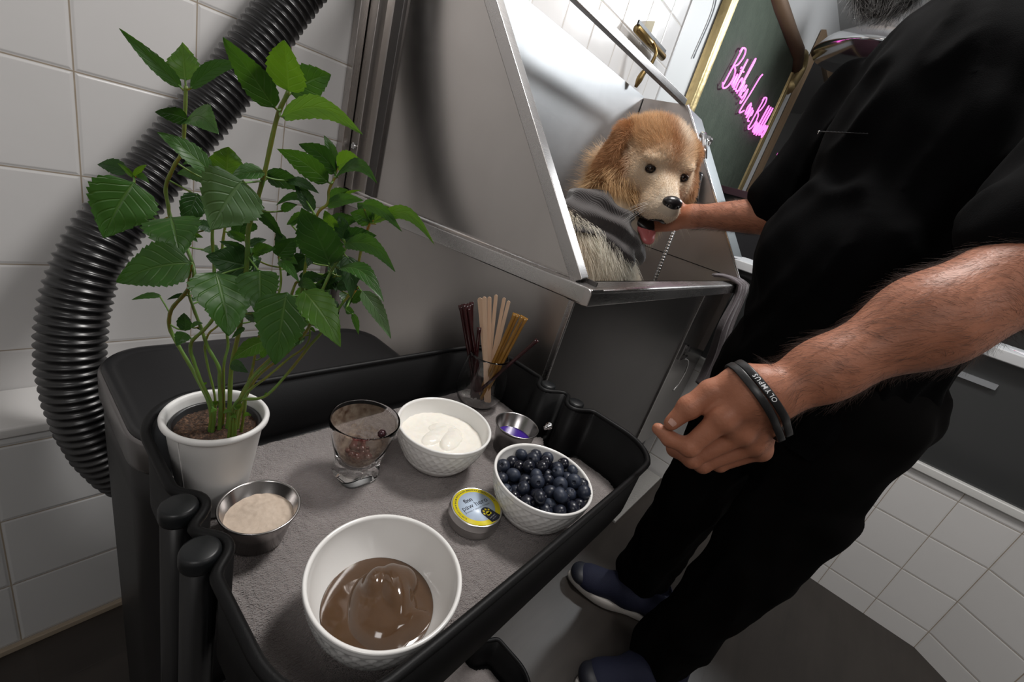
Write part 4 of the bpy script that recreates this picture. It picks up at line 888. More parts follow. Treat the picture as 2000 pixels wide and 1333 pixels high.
 [0.189,0.2969,0.9473,0.1932,0.2908,0.9479,0.0067,0.1,0,0.1892,0.2965,0.9475],
 [0.1928,0.2914,0.9468,0.1969,0.2855,0.9292,0.0054,0.1,0,0.1892,0.2965,0.9475],
]),
]
pt = thing('potted_mint', 'green mint plant in a white paper cup pot at the left back of the tray', 'plant', (.1300, .383, TZ))
PX, PY = .1300, .383
PCM = mk('white_paper_cup', (.70, .69, .675), .45); s = NT(PCM); s.bump(s.noise(s.coord('Object'), 60, 3), .08, .001)
pot = mesh('pot', *lathe([(.0265, .0), (.028, .001), (.0282, .004), (.0385, .095), (.0392, .0965), (.0412, .0965), (.0428, .0985), (.0430, .1010), (.0418, .1030), (.0400, .1032), (.0385, .1020), (.0378, .0985), (.0375, .095), (.0275, .008), (.001, .006)], 96), PCM, pt)
mesh('cup_seam', *tube([(-.0256, -.0128, .01), (-.0345, -.0175, .094)], .0006, 6), mk('seam_grey', (.42, .41, .40), .6), pot)
mesh('inner_pot', *lathe([(.024, .03), (.0335, .092), (.0350, .0935), (.0362, .0930), (.0366, .0900), (.0362, .089), (.0345, .0905), (.0335, .088), (.030, .07), (.001, .07)], 80), mk('nursery_pot_black', (.010, .010, .011), .35), pt)
SO = mk('potting_soil', (.05, .028, .017), .95); s = NT(SO); v = s.coord('Object'); s.set('Base Color', s.ramp(s.noise(v, 420, 4, .7), [(.3, (.010, .006, .004)), (.5, (.045, .024, .014)), (.64, (.12, .062, .035)), (.74, (.26, .17, .11))])); s.bump(s.noise(v, 300, 3), 1, .003)
R = []; 
for j in range(1, 41):
    r = .0335*j/40
    R.append([(r*math.cos(a), r*math.sin(a), .0865+.0030*noise.noise(Vector((r*math.cos(a)*90, r*math.sin(a)*90, 0)))+.0016*noise.noise(Vector((r*math.cos(a)*420, r*math.sin(a)*420, 3)))) for a in np.arange(96)*2*PI/96])
mesh('soil', *rings(R, cap0=True), SO, pt)
def leaf_mat(name, top, under, vein):
    m = mk(name, top, .42, spec=.38); s = NT(m)
    tc = s.add('ShaderNodeTexCoord'); sp = s.add('ShaderNodeSeparateXYZ'); s.l(tc.outputs['UV'], sp.inputs[0])
    v_ = s.math('ABSOLUTE', s.math('SUBTRACT', sp.outputs[1], .5)); u_ = sp.outputs[0]
    mid = s.add('ShaderNodeMapRange'); mid.inputs['From Min'].default_value = .010; mid.inputs['From Max'].default_value = .035; mid.inputs['To Min'].default_value = 1; mid.inputs['To Max'].default_value = 0; s.l(v_, mid.inputs['Value'])
    sv = s.math('FRACT', s.math('MULTIPLY', s.math('SUBTRACT', u_, s.math('MULTIPLY', v_, .62)), 6.5))
    sd = s.math('ABSOLUTE', s.math('SUBTRACT', sv, .5)); side_ = s.add('ShaderNodeMapRange'); side_.inputs['From Min'].default_value = .03; side_.inputs['From Max'].default_value = .13; side_.inputs['To Min'].default_value = .6; side_.inputs['To Max'].default_value = 0; s.l(sd, side_.inputs['Value'])
    vn = s.math('MAXIMUM', mid.outputs[0], side_.outputs[0]); vf = s.math('MULTIPLY', vn, s.math('SUBTRACT', 1.05, u_), clamp=True)
    obj = s.coord('Object'); n = s.noise(obj, 70, 3); base = s.mix(n, tuple(c*.75 for c in top), tuple(min(1, c*1.25) for c in top))
    geo = s.add('ShaderNodeNewGeometry'); base = s.mix(geo.outputs['Backfacing'], base, under)
    s.set('Base Color', s.mix(s.math('MULTIPLY', vf, .38), base, vein))
    s.bump(s.math('SUBTRACT', s.math('MULTIPLY', n, .5), vn), .6, .0009)
    s.b.inputs['Transmission Weight'].default_value = 0
    out = [q for q in s.n if q.type == 'OUTPUT_MATERIAL'][0]; tr_ = s.add('ShaderNodeBsdfTranslucent'); tr_.inputs['Color'].default_value = (top[0]*2.6, top[1]*2.0, top[2]*.9, 1)
    ms = s.add('ShaderNodeMixShader'); ms.inputs[0].default_value = .30; s.l(s.b.outputs[0], ms.inputs[1]); s.l(tr_.outputs[0], ms.inputs[2]); s.l(ms.outputs[0], out.inputs['Surface'])
    return m
LM = [leaf_mat('mint_leaf', (.030, .095, .014), (.05, .11, .035), (.17, .27, .07)), leaf_mat('mint_leaf_dark', (.014, .050, .010), (.035, .08, .028), (.08, .15, .045)),
      leaf_mat('mint_leaf_young', (.055, .145, .014), (.08, .16, .045), (.22, .33, .08)), leaf_mat('mint_leaf_dull', (.055, .115, .040), (.07, .12, .05), (.14, .22, .09))]
STM = mk('mint_stem', (.07, .15, .025), .45, spec=.4); s = NT(STM); s.set('Base Color', s.mix(s.noise(s.coord('Object'), 25, 2), (.045, .115, .016), (.10, .20, .035))); STM.node_tree.nodes['Principled BSDF'].inputs['Subsurface Weight'].default_value = .1
cpos = np.array([0, 0, CAMH]); lrng = np.random.default_rng(3)
def leaf(b, t, w_, arch, sd):
    b, t = np.array(b, float), np.array(t, float); l = t-b; L = np.linalg.norm(l); l /= L
    vw = cpos-(b+t)/2; vw /= np.linalg.norm(vw); sid = np.cross(l, vw); sid /= np.linalg.norm(sid); nrm = np.cross(sid, l)
    if nrm[2] < -.2 and arch < .12: pass
    # tilt each blade a little so that they do not all face one way
    tilt = lrng.uniform(-.55, .55); c, s_ = math.cos(tilt), math.sin(tilt); sid, nrm = c*sid+s_*nrm, c*nrm-s_*sid; w_ = w_/max(.75, abs(c))
    nu, nv = 44, 13; V, UV, F = [], [], []; teeth = max(5, min(13, int(L*260))); fold = .16+.12*lrng.random(); wav = lrng.uniform(0, 6)
    for i in range(nu+1):
        u = i/nu; prof = (math.sin(PI*min(1, u**.72))**.82)*(1-.25*u) if u < 1 else 0
        prof *= 1.16
        if w_ > .55*L: prof = max(prof, .0)
        tooth = 1-.13*((u*teeth) % 1) if .06 < u < .97 else 1
        if u < .06: prof *= u/.06
        for j in range(nv):
            v = -1+2*j/(nv-1); off = w_/2*prof*v*(tooth if abs(v) > .8 else 1)
            lift = fold*abs(off)-.05*w_*math.cos(u*7*2+abs(v)*2.4)*(abs(v)*(1-abs(v)))*1.2+.035*w_*math.sin(u*9+wav+v)*abs(v)
            ar_ = arch*L*math.sin(PI*u)*.75
            droop = -.10*L*u*u if arch > 0 else .06*L*u*u
            P = b+l*L*u+sid*(off)+nrm*(lift*.8)+np.array([0, 0, 1.])*ar_+nrm*droop*.3
            V.append(P); UV.append((u, (v+1)/2))
    for i in range(nu):
        for j in range(nv-1): F.append((i*nv+j, i*nv+j+1, (i+1)*nv+j+1, (i+1)*nv+j))
    V = np.array(V)
    if sd < 0: F = [q[::-1] for q in F]
    return V, UV, F
O = np.array([PX, PY, TZ])
for k, (pts, (r0, r1), lv) in enumerate(PLANT):
    P = np.array(pts)
    if P[0][2] < .84:   # rooted: run the stem down into the soil
        d = P[0]-P[1]; d /= np.linalg.norm(d); base = P[0]
        rad = np.hypot(base[0]-PX, base[1]-PY)
        if rad > .026: base = np.array([PX+(base[0]-PX)*.026/rad, PY+(base[1]-PY)*.026/rad, base[2]])
        P[0] = base; P = np.vstack([[base[0], base[1], TZ+.080]], ) if False else np.vstack([[[PX+(base[0]-PX)*.9, PY+(base[1]-PY)*.9, TZ+.080]], P])
    n_ = len(P)*9; Q = smooth_path(P, n_); rr_ = np.linspace(r0, r1, n_)*.62*(1+.06*np.sin(np.arange(n_)*.9))
    so = mesh('stem', *tube(Q-O, rr_, 9), STM, pt)
    if not lv: continue
    V, F, UV, MI = [], [], [], []; n0 = 0
    for L_ in lv:
        b, t, w_, ar, mi, at = L_[0:3], L_[3:6], L_[6], L_[7], L_[8], L_[9:12]
        v, uv, f = leaf(b, t, w_, ar, 1); V.append(v-O); UV += uv; F += [tuple(i+n0 for i in q) for q in f]; MI += [mi]*len(f); n0 += len(v)
        gap = np.linalg.norm(np.array(b)-np.array(at))
        if .0008 < gap < .06:
            pv, pf = tube(smooth_path([np.array(at)-O, (np.array(at)+np.array(b))/2-O-(0, 0, .001), np.array(b)-O+(np.array(t)-np.array(b))*.06], 8), .0007, 6)
            V.append(pv); UV += [(.01, .5)]*len(pv); F += [tuple(i+n0 for i in q) for q in pf]; MI += [4]*len(pf); n0 += len(pv)
    fo = mesh('foliage', np.concatenate(V), F, LM+[STM], so, uv=np.array(UV))
    fo.data.polygons.foreach_set('material_index', np.array(MI, dtype=np.int32))
# ================================================================= soft shapes: a smooth union of rounded cones and ellipsoids, meshed
class Blob:
    def __init__(s, lo, hi, h):
        s.lo = np.array(lo, float); s.h = h; s.n = np.ceil((np.array(hi)-s.lo)/h).astype(int)+1
        s.f = np.full(s.n, 1.0, dtype=np.float32)
        s.ax = [s.lo[i]+h*np.arange(s.n[i]) for i in range(3)]
    def _sub(s, lo, hi):
        a = np.clip(np.floor((lo-s.lo)/s.h).astype(int), 0, s.n-1); b = np.clip(np.ceil((hi-s.lo)/s.h).astype(int)+1, 1, s.n)
        sl = tuple(slice(a[i], max(a[i]+1, b[i])) for i in range(3))
        g = np.meshgrid(*[s.ax[i][sl[i]] for i in range(3)], indexing='ij'); return sl, np.stack(g, -1)
    def _mix(s, sl, d, k, mode):
        f = s.f[sl]
        if mode == 'add':
            h = np.clip(.5+.5*(f-d)/k, 0, 1); s.f[sl] = f*(1-h)+d*h-k*h*(1-h)
        else:
            d = -d; h = np.clip(.5-.5*(f-d)/k, 0, 1); s.f[sl] = f*(1-h)+d*h+k*h*(1-h)
    def cone(s, a, b, ra, rb, k=.01, mode='add', flat=None):
        a, b = np.array(a, float), np.array(b, float); m = max(ra, rb)+k*2+.01
        sl, P = s._sub(np.minimum(a, b)-m, np.maximum(a, b)+m); d = b-a
        t = np.clip(((P-a)@d)/(d@d+1e-12), 0, 1); q = P-a-t[..., None]*d
        if flat is not None:   # (axis, factor): thinner along this axis
            ax = np.array(flat[0], float); ax /= np.linalg.norm(ax); c = q@ax; q = q+ax*(c*(1/flat[1]-1))[..., None]
        s._mix(sl, (np.linalg.norm(q, axis=-1)-(ra+(rb-ra)*t)).astype(np.float32), k, mode); return s
    def ell(s, c, r, R=None, k=.01, mode='add'):
        c = np.array(c, float); r = np.array(r, float); R = np.eye(3) if R is None else np.array(R, float)   # rows = axes
        m = r.max()+k*2+.01; sl, P = s._sub(c-m, c+m); q = (P-c)@R.T; n = np.linalg.norm(q/r, axis=-1); g = np.linalg.norm(q/(r*r), axis=-1)+1e-9
        s._mix(sl, (n*(n-1)/g).astype(np.float32), k, mode); return s
    def mesh(s):
        f = s.f; n = s.n; ins = f < 0
        c = np.zeros(tuple(n-1), int)
        for i in (0, 1):
            for j in (0, 1):
                for k in (0, 1): c += ins[i:n[0]-1+i, j:n[1]-1+j, k:n[2]-1+k]
        act = (c > 0) & (c < 8); idx = -np.ones(tuple(n-1), int); idx[act] = np.arange(act.sum()); A = np.argwhere(act)
        acc = np.zeros((len(A), 3)); cnt = np.zeros(len(A)); 
        cor = [(i, j, k) for i in (0, 1) for j in (0, 1) for k in (0, 1)]
        for a in cor:
            for ax in range(3):
                if a[ax]: continue
                b = list(a); b[ax] = 1
                fa = f[A[:, 0]+a[0], A[:, 1]+a[1], A[:, 2]+a[2]]; fb = f[A[:, 0]+b[0], A[:, 1]+b[1], A[:, 2]+b[2]]
                m = (fa < 0) != (fb < 0); t = np.where(m, fa/(fa-fb+1e-20), 0)
                p = np.array(a, float)[None]+np.zeros((len(A), 3)); p[:, ax] += t; acc[m] += p[m]; cnt[m] += 1
        V = s.lo+(A+acc/cnt[:, None])*s.h; F = []
        for ax in range(3):
            o = [0, 0, 0]; o[ax] = 1; u, v = (ax+1) % 3, (ax+2) % 3
            s0 = [slice(1, n[d]-1) for d in range(3)]; s0[ax] = slice(0, n[ax]-1); s1 = list(s0); s1[ax] = slice(1, n[ax])
            a_ = ins[tuple(s0)]; b_ = ins[tuple(s1)]; E = np.argwhere(a_ != b_); 
            if not len(E): continue
            fl = a_[tuple(E.T)]; off = np.array([q.start for q in s0]); E = E+off
            def g(du, dv):
                q = E.copy(); q[:, u] -= du; q[:, v] -= dv; return idx[tuple(q.T)]
            Q = np.stack([g(1, 1), g(0, 1), g(0, 0), g(1, 0)], 1); Q[~fl] = Q[~fl][:, ::-1]; F.append(Q)
        F = np.concatenate(F); F = F[(F >= 0).all(1)]
        return V, F
def bulk_mesh(name, V, F, mat, parent=None, relax=2):
    V = V.copy()
    for _ in range(relax):      # light smoothing
        S = np.zeros_like(V); c = np.zeros(len(V))
        for i in range(4):
            a, b = F[:, i], F[:, (i+1) % 4]; np.add.at(S, a, V[b]); np.add.at(S, b, V[a]); np.add.at(c, a, 1); np.add.at(c, b, 1)
        V = .5*V+.5*S/np.maximum(c, 1)[:, None]
    me = bpy.data.meshes.new(name); me.vertices.add(len(V)); me.vertices.foreach_set('co', V.astype(np.float32).ravel())
    me.loops.add(len(F)*4); me.loops.foreach_set('vertex_index', F.astype(np.int32).ravel()); me.polygons.add(len(F)); me.polygons.foreach_set('loop_start', np.arange(len(F), dtype=np.int32)*4)
    me.update(calc_edges=True); me.polygons.foreach_set('use_smooth', [True]*len(F)); me.materials.append(mat)
    o = bpy.data.objects.new(name, me); link(o, parent); return o, V
def vcol(o, C, name='fur_color'):
    a = o.data.color_attributes.new(name, 'FLOAT_COLOR', 'POINT'); a.data.foreach_set('color', np.hstack([C, np.ones((len(C), 1))]).astype(np.float32).ravel())
def normals(V, F):
    n = np.cross(V[F[:, 2]]-V[F[:, 0]], V[F[:, 3]]-V[F[:, 1]]); return n
def hair(name, P, mat, r0, r1, cols=None, parent=None):
    """P (n, k, 3) strand points"""
    n, k, _ = P.shape; hc = bpy.data.hair_curves.new(name); hc.add_curves([k]*n)
    hc.attributes['position'].data.foreach_set('vector', P.astype(np.float32).ravel()) if 'position' in hc.attributes else hc.position_data.foreach_set('vector', P.astype(np.float32).ravel())
    ra = hc.attributes.get('radius') or hc.attributes.new('radius', 'FLOAT', 'POINT')
    tt = np.linspace(0, 1, k)[None]; r0 = np.broadcast_to(np.asarray(r0, float).reshape(-1, 1), (n, 1)); ra.data.foreach_set('value', (r0*(1-tt)+r1*tt).astype(np.float32).ravel())
    if cols is not None:
        ca = hc.attributes.new('fur_color', 'FLOAT_COLOR', 'CURVE'); ca.data.foreach_set('color', np.hstack([cols, np.ones((n, 1))]).astype(np.float32).ravel())
    hc.materials.append(mat); o = bpy.data.objects.new(name, hc); link(o, parent); return o
def scatter(V, F, n, seed, mask=None):
    r = np.random.default_rng(seed); T = np.concatenate([F[:, [0, 1, 2]], F[:, [0, 2, 3]]]); 
    if mask is not None: T = T[mask[T].all(1)]
    nn = np.cross(V[T[:, 1]]-V[T[:, 0]], V[T[:, 2]]-V[T[:, 0]]); ar = np.linalg.norm(nn, axis=1); i = r.choice(len(T), n, p=ar/ar.sum()); u = r.random((n, 2)); s_ = np.sqrt(u[:, :1]); 
    P = (1-s_)*V[T[i, 0]]+s_*(1-u[:, 1:])*V[T[i, 1]]+s_*u[:, 1:]*V[T[i, 2]]; N = nn[i]/(ar[i][:, None]+1e-15); return P, N
def vnoise(P, sc, seed=0):
    """smooth pseudo-random vector field, three sines per component"""
    r = np.random.default_rng(seed); out = np.zeros_like(P)
    for c in range(3):
        for q in range(4): k = r.normal(size=3)*sc*(1+.5*q); out[:, c] += np.sin(P@k+r.uniform(0, 6.28))/(1+.5*q)
    return out/2.2
def strands(P, N, D, Lh, lift=.35, k=5, droop=0., jit=.12, seed=1, clump=None):
    """grow from P along D (flow) lifted off the surface"""
    r = np.random.default_rng(seed); D = D-N*(D*N).sum(1, keepdims=True); D /= np.linalg.norm(D, axis=1, keepdims=True)+1e-9
    d0 = N*np.reshape(lift, (-1, 1)) + D*(1-np.reshape(lift, (-1, 1))) + r.normal(size=P.shape)*jit; d0 /= np.linalg.norm(d0, axis=1, keepdims=True)
    out = np.zeros((len(P), k, 3)); out[:, 0] = P-N*.0008; d = d0; st = (Lh/(k-1))[:, None]
    for i in range(1, k):
        out[:, i] = out[:, i-1]+d*st; d = d+D*.22+np.array([0, 0, -1.])*droop/k+r.normal(size=P.shape)*jit*.25; d /= np.linalg.norm(d, axis=1, keepdims=True)
    return out

# ================================================================= the dog
FUR = bpy.data.materials.new('golden_fur'); FUR.use_nodes = True; nt = FUR.node_tree; nt.nodes.clear()
out_ = nt.nodes.new('ShaderNodeOutputMaterial'); at = nt.nodes.new('ShaderNodeAttribute'); at.attribute_name = 'fur_color'
pr = nt.nodes.new('ShaderNodeBsdfPrincipled'); pr.inputs['Roughness'].default_value = .55; pr.inputs['Specular IOR Level'].default_value = .35; nt.links.new(at.outputs['Color'], pr.inputs['Base Color'])
tl = nt.nodes.new('ShaderNodeBsdfTranslucent'); nt.links.new(at.outputs['Color'], tl.inputs['Color']); mx = nt.nodes.new('ShaderNodeMixShader'); mx.inputs[0].default_value = .25
nt.links.new(pr.outputs[0], mx.inputs[1]); nt.links.new(tl.outputs[0], mx.inputs[2]); nt.links.new(mx.outputs[0], out_.inputs['Surface'])
HS = 1.22
def cam3(x, y, z): return np.array([0, 0, CAMH])+cr*x+cu*y+cf*z
er, ed = cr*.94-cu*.34, -cr*.34-cu*.94
th_, ps_ = math.radians(41), math.radians(15)
fy = (-cf*math.cos(th_)+ed*math.sin(th_))*math.cos(ps_)+er*math.sin(ps_); fy /= np.linalg.norm(fy)   # where the muzzle points
ex = -(er-fy*(er@fy)); ex /= np.linalg.norm(ex)                  # the dog's right side, image left
uz = np.cross(ex, fy); uz /= np.linalg.norm(uz)
HR = np.stack([ex, fy, uz], 1)*HS
HO = np.array([1.185, .585, 1.198])                                # set below from the eyes
# put the point between the eyes where it stands, 1.07 m from the lens
mid_eye = cam3((1301-1000)/FPX*1.065, -(334-666.5)/FPX*1.065, 1.065)
HO = mid_eye-HR@np.array([0, .052, .030])
def H(*p): return HO+HR@np.array(p, float)
E3 = np.stack([ex, fy, uz], 0)
dog = tag(bpy.data.objects.new('dog', None), 'golden retriever with a dark grey neck wrap standing in the steel tub looking down', 'dog'); COL.objects.link(dog)
B = Blob((-.16, -.19, -.17), (.16, .17, .13), .0032)      # head in its own frame
B.ell((0, -.040, .026), (.074, .088, .066), k=.02).ell((0, .020, .046), (.050, .050, .038), k=.03)
B.ell((-.030, .010, .0), (.048, .060, .05), k=.02).ell((.030, .010, .0), (.048, .060, .05), k=.02)
B.cone((0, .045, .008), (0, .130, -.010), .033, .0225, k=.022)
B.ell((-.018, .088, -.028), (.021, .044, .027), k=.014).ell((.018, .088, -.028), (.021, .044, .027), k=.014)
B.ell((-.012, .125, -.020), (.016, .016, .017), k=.008).ell((.012, .125, -.020), (.016, .016, .017), k=.008)
B.cone((0, .0, -.062), (0, .096, -.099), .034, .0160, k=.012, flat=((0, 0, 1), .75))
B.ell((0, .092, -.0715), (.048, .058, .0130), R=[[1, 0, 0], [0, .947, -.32], [0, .32, .947]], k=.004, mode='cut')
for sg in (-1, 1):
    B.ell((sg*.036, .060, .029), (.0105, .0105, .0085), k=.008, mode='cut'); B.ell((sg*.034, .050, .047), (.020, .014, .009), k=.012)
    c_, s_ = math.cos(sg*.22), math.sin(sg*.22)
    B.ell((sg*.070, -.045, .050), (.026, .036, .022), k=.016)
    B.ell((sg*.092, -.040, .008), (.0135, .044, .054), R=[[c_, -.15, s_], [.15*c_, 1, 0], [-s_, 0, c_]], k=.010)
    B.ell((sg*.100, -.022, -.034), (.0125, .033, .040), k=.012)
    B.ell((sg*.055, -.02, -.035), (.045, .05, .045), k=.03)
B.cone((0, -.05, .0), (0, -.11, -.07), .062, .075, k=.03)
V, F = B.mesh()
def dog_color(L):
    """fur colour from the place on the head plus a painted highlight, L in head units"""
    x, y, z = L[:, 0], L[:, 1], L[:, 2]
    gold = np.array([.64, .40, .21]); cream = np.array([.86, .69, .51]); pale = np.array([.86, .76, .64]); rust = np.array([.50, .26, .12])
    def sm(a, b, v): t = np.clip((v-a)/(b-a), 0, 1); return t*t*(3-2*t)
    C = np.tile(cream, (len(L), 1))
    w1 = sm(.030, .062, z)*sm(.075, .03, y)[:]; w1 = np.maximum(w1, sm(.0, -.05, y)*sm(-.02, .03, z)); C = C*(1-w1[:, None])+gold*w1[:, None]
    wb = np.exp(-((x/.014)**2))*sm(.10, .05, y)*sm(.02, .04, z)*.8; C = C*(1-wb[:, None])+np.array([.45, .2, .07])*wb[:, None]
    we = sm(.066, .078, np.abs(x))*sm(-.085, -.06, z)*sm(.06, .04, y); C = C*(1-we[:, None])+rust*we[:, None]
    ws = np.exp(-(((np.abs(x)-.036)/.022)**2+((y-.055)/.02)**2+((z-.050)/.012)**2))*.8; C = C*(1-ws[:, None])+cream*ws[:, None]
    wm = sm(.10, .125, y)*.5; C = C*(1-wm[:, None])+pale*wm[:, None]
    wc = sm(.0, -.05, z)*sm(.05, .0, y)*.6; C = C*(1-wc[:, None])+np.array([.62, .38, .18])*wc[:, None]
    w_hi = np.exp(-(((x+.024)/.018)**2+((y+.002)/.045)**2))*sm(.05, .08, z)*.9; C = C*(1-w_hi[:, None])+pale*w_hi[:, None]  # bright highlight on one side of the crown, painted into the fur colour
    return C
hw = lambda L: HO+L@HR.T
skin_, Vw = bulk_mesh('head', hw(V), F, FUR, dog); Vl = (Vw-HO)@np.linalg.inv(HR).T; vcol(skin_, dog_color(Vl)*.8)
# eyes, nose, mouth, tongue
EYE = mk('dog_eye', (.012, .006, .004), .05, spec=.8); NOSE = mk('dog_nose', (.012, .010, .011), .28, spec=.55); s = NT(NOSE); s.bump(s.noise(s.coord('Object'), 420, 2), .4, .0006)
LIP = mk('dog_lip', (.015, .010, .010), .35); TNG = mk('dog_tongue', (.50, .14, .14), .30); 
def sph(c, r, R=None, n=20):
    out = []
    for i in range(n+1):
        a = -PI/2+PI*i/n; out.append([(math.cos(a)*math.cos(t), math.cos(a)*math.sin(t), math.sin(a)) for t in np.arange(28)*2*PI/28])
    v, f = rings(out); v = v*np.array(r)
    if R is not None: v = v@np.array(R)
    return v+np.array(c), f
for sg in (-1, 1):
    v, f = sph((sg*.0365, .0575, .0285), (.0084, .0086, .0070)); e_ = mesh('eye', hw(v), f, EYE, dog)
    v, f = tube([(sg*.0365+.0100*math.cos(t), .0628-.25*abs(.0100*math.cos(t)), .0285+.0058*math.sin(t)) for t in np.arange(24)*2*PI/24], .0018, 6, closed=True); mesh('eyelid', hw(v), f, LIP, e_)
nb = Blob((-.03, .11, -.03), (.03, .16, .03), .0011); nb.ell((0, .1400, .003), (.0200, .0130, .0125), k=.004).ell((0, .141, -.009), (.011, .009, .010), k=.006)
for sg in (-1, 1): nb.ell((sg*.0095, .1545, .000), (.0042, .007, .0034), k=.002, mode='cut').ell((sg*.016, .150, -.004), (.004, .004, .002), k=.002, mode='cut')
nb.cone((0, .155, -.002), (0, .150, -.02), .0007, .0007, k=.001, mode='cut')
nv, nf = nb.mesh(); bulk_mesh('nose', hw(nv), nf, NOSE, dog, relax=1)
v, f = sph((0, 0, 0), (.0370, .048, .0125)); v = v@np.array([[1, 0, 0], [0, .947, -.32], [0, .32, .947]])+np.array([0, .060, -.0625]); mesh('mouth_lining', hw(v), f, LIP, dog)
v, f = tube(smooth_path([(-.040, .034, -.056), (-.0405, .052, -.058), (-.0370, .076, -.056), (-.028, .102, -.052), (-.013, .118, -.046), (.0, .124, -.041), (.013, .118, -.046), (.028, .102, -.052), (.0370, .076, -.056), (.0405, .052, -.058), (.040, .034, -.056)], 70), .0042, 8); mesh('lip', hw(v), f, LIP, dog)
tb_ = Blob((-.04, .01, -.13), (.04, .14, -.04), .0022); tb_.cone((0, .03, -.066), (0, .094, -.080), .022, .020, k=.008, flat=((0, .32, .95), .42)); tb_.cone((0, .094, -.080), (-.002, .114, -.089), .020, .016, k=.008, flat=((0, .5, .86), .45)); tb_.cone((0, .05, -.060), (0, .120, -.084), .0012, .001, k=.004, mode='cut')
tv, tf = tb_.mesh(); bulk_mesh('tongue', hw(tv), tf, TNG, dog)
# face fur
M1 = np.ones(len(Vl), bool)
Pf, Nf = scatter(Vw, F, 105000, 5); Lf = (Pf-HO)@np.linalg.inv(HR).T
def sstep(a, b, v): t = np.clip((v-a)/(b-a), 0, 1); return t*t*(3-2*t)
x, y, z = Lf.T
bare = ((np.abs(np.abs(x)-.0365) < .0125) & (np.abs(z-.0285) < .0085) & (y > .045)) | ((y > .136) & (np.abs(x) < .019) & (z > -.018)) | ((np.abs(z+.0715+.338*(y-.092)) < .0150) & (y > .022) & (y < .145) & (np.abs(x) < .046))
keep = ~bare; Pf, Nf, Lf = Pf[keep], Nf[keep], Lf[keep]; x, y, z = Lf.T
nose = np.array([0, .15, .0]); Dl = Lf-nose; Dl[:, 2] += -.25*np.abs(Dl[:, 1]); Dl[:, 0] *= 1.3
ear = (np.abs(x) > .070) & (y < .05); 
Dl[ear] = np.stack([np.sign(x[ear])*.25, .25+0*x[ear], -1+0*x[ear]], 1)
Dw = Dl@HR.T; Dw /= np.linalg.norm(Dw, axis=1, keepdims=True); Dw += vnoise(Pf, 60, 2)*.25+vnoise(Pf, 260, 6)*.35*sstep(.07, .0, y)[:, None]
Lh = .0045+.013*sstep(.06, -.02, y)+.020*sstep(-.02, -.06, z)*sstep(.05, 0, y)+.006*sstep(.04, .08, z)+.028*sstep(-.02, -.08, y)*sstep(.03, -.03, z)+.012*sstep(.06,.02,y)*sstep(.0,-.03,z)
Lh[ear] = .014+.018*sstep(-.02, -.07, z[ear]); Lh[(np.abs(z+.068) < .02) & (y > .05)] *= .7
Lh *= rng.uniform(.7, 1.45, len(Lh)); col = dog_color(Lf)*rng.uniform(.72, 1.18, (len(Lf), 1))
lift = .26+.25*rng.random(len(Lf)); lift += .22*sstep(.03, .07, z)+.15*sstep(.05, .0, y)
hair('face_fur', strands(Pf, Nf, Dw, Lh, lift, 5, droop=.06, jit=.20, seed=3), FUR, .00030*HS, .00006, np.clip(col, 0, .95), dog)['kind'] = 'stuff'
# whiskers
wp = []
for sg in (-1, 1):
    for k in range(9):
        p = np.array([sg*.030, .108+.004*(k % 3), -.018-.006*(k//3)]); d = np.array([sg*1, .25+.1*(k % 3), -.25-.2*(k//3)]); d /= np.linalg.norm(d); Lw = .045+.01*(k % 2)
        wp.append([hw((p+d*Lw*t+np.array([0, 0, -.012])*t*t)[None])[0] for t in np.linspace(0, 1, 6)])
hair('whisker', np.array(wp), mk('whisker_white', (.85, .83, .8), .4), .00022, .00006, None, dog)['kind'] = 'stuff'

# body: neck, chest, trunk, legs
NB_ = H(0, -.075, -.045)
chest = np.array([1.085, .585, .955]); sh_l = np.array([1.15, .52, .90]); 
T = Blob((.66, .36, .66), (1.42, .96, 1.26), .0075)
T.cone(H(0, -.05, -.01), chest, .084, .115, k=.05)
T.ell((1.075, .60, .90), (.13, .12, .14), k=.05); T.cone((1.06, .62, .92), (.80, .80, .86), .125, .115, k=.05)
T.cone((1.135, .515, .90), (1.15, .50, .72), .050, .034, k=.03); T.cone((1.03, .60, .90), (1.02, .545, .72), .05, .034, k=.03)
T.ell((1.155, .485, .692), (.034, .042, .018), k=.02); T.ell((1.02, .525, .692), (.034, .042, .018), k=.02)
T.cone((.82, .80, .84), (.80, .70, .74), .08, .06, k=.03); T.cone((.80, .70, .74), (.84, .66, .70), .045, .03, k=.03)
Vb, Fb = T.mesh(); body, Vb = bulk_mesh('body', Vb, Fb, FUR, dog)
def body_color(P):
    C = np.tile(np.array([.92, .86, .75]), (len(P), 1)); w_ = np.maximum(np.clip((.97-P[:, 0])/.12, 0, 1), np.clip((P[:, 2]-1.03)/.07, 0, 1))[:, None]; C = C*(1-w_)+np.array([.62, .40, .20])*w_
    g = np.clip(np.sin(P@np.array([38, 22, 31.]))*.5+.1, 0, 1)[:, None]*.30; return C*(1-g)+np.array([.80, .60, .38])*g
vcol(body, body_color(Vb)*.8)
Pn, Nn = scatter(Vb, Fb, 60000, 9); ax0 = (Pn-(H(0, -.05, -.01)+(chest-H(0, -.05, -.01))/np.linalg.norm(chest-H(0, -.05, -.01))*.175))@((chest-H(0, -.05, -.01))/np.linalg.norm(chest-H(0, -.05, -.01))); kz = (Pn[:, 2] < 1.22) & (Pn[:, 0] > .84) & ((ax0 < -.050) | (ax0 > .060)); Pn, Nn = Pn[kz], Nn[kz]
Dn = np.tile(np.array([.10, -.35, -1.]), (len(Pn), 1))+(Pn-np.array([1.0, .72, 1.0]))*2.0+vnoise(Pn, 32, 4)*.55
Ln = (.030+.022*rng.random(len(Pn))+.014*(Pn[:, 2] > 1.02))*np.where(Pn[:, 2] < .8, .4, 1)
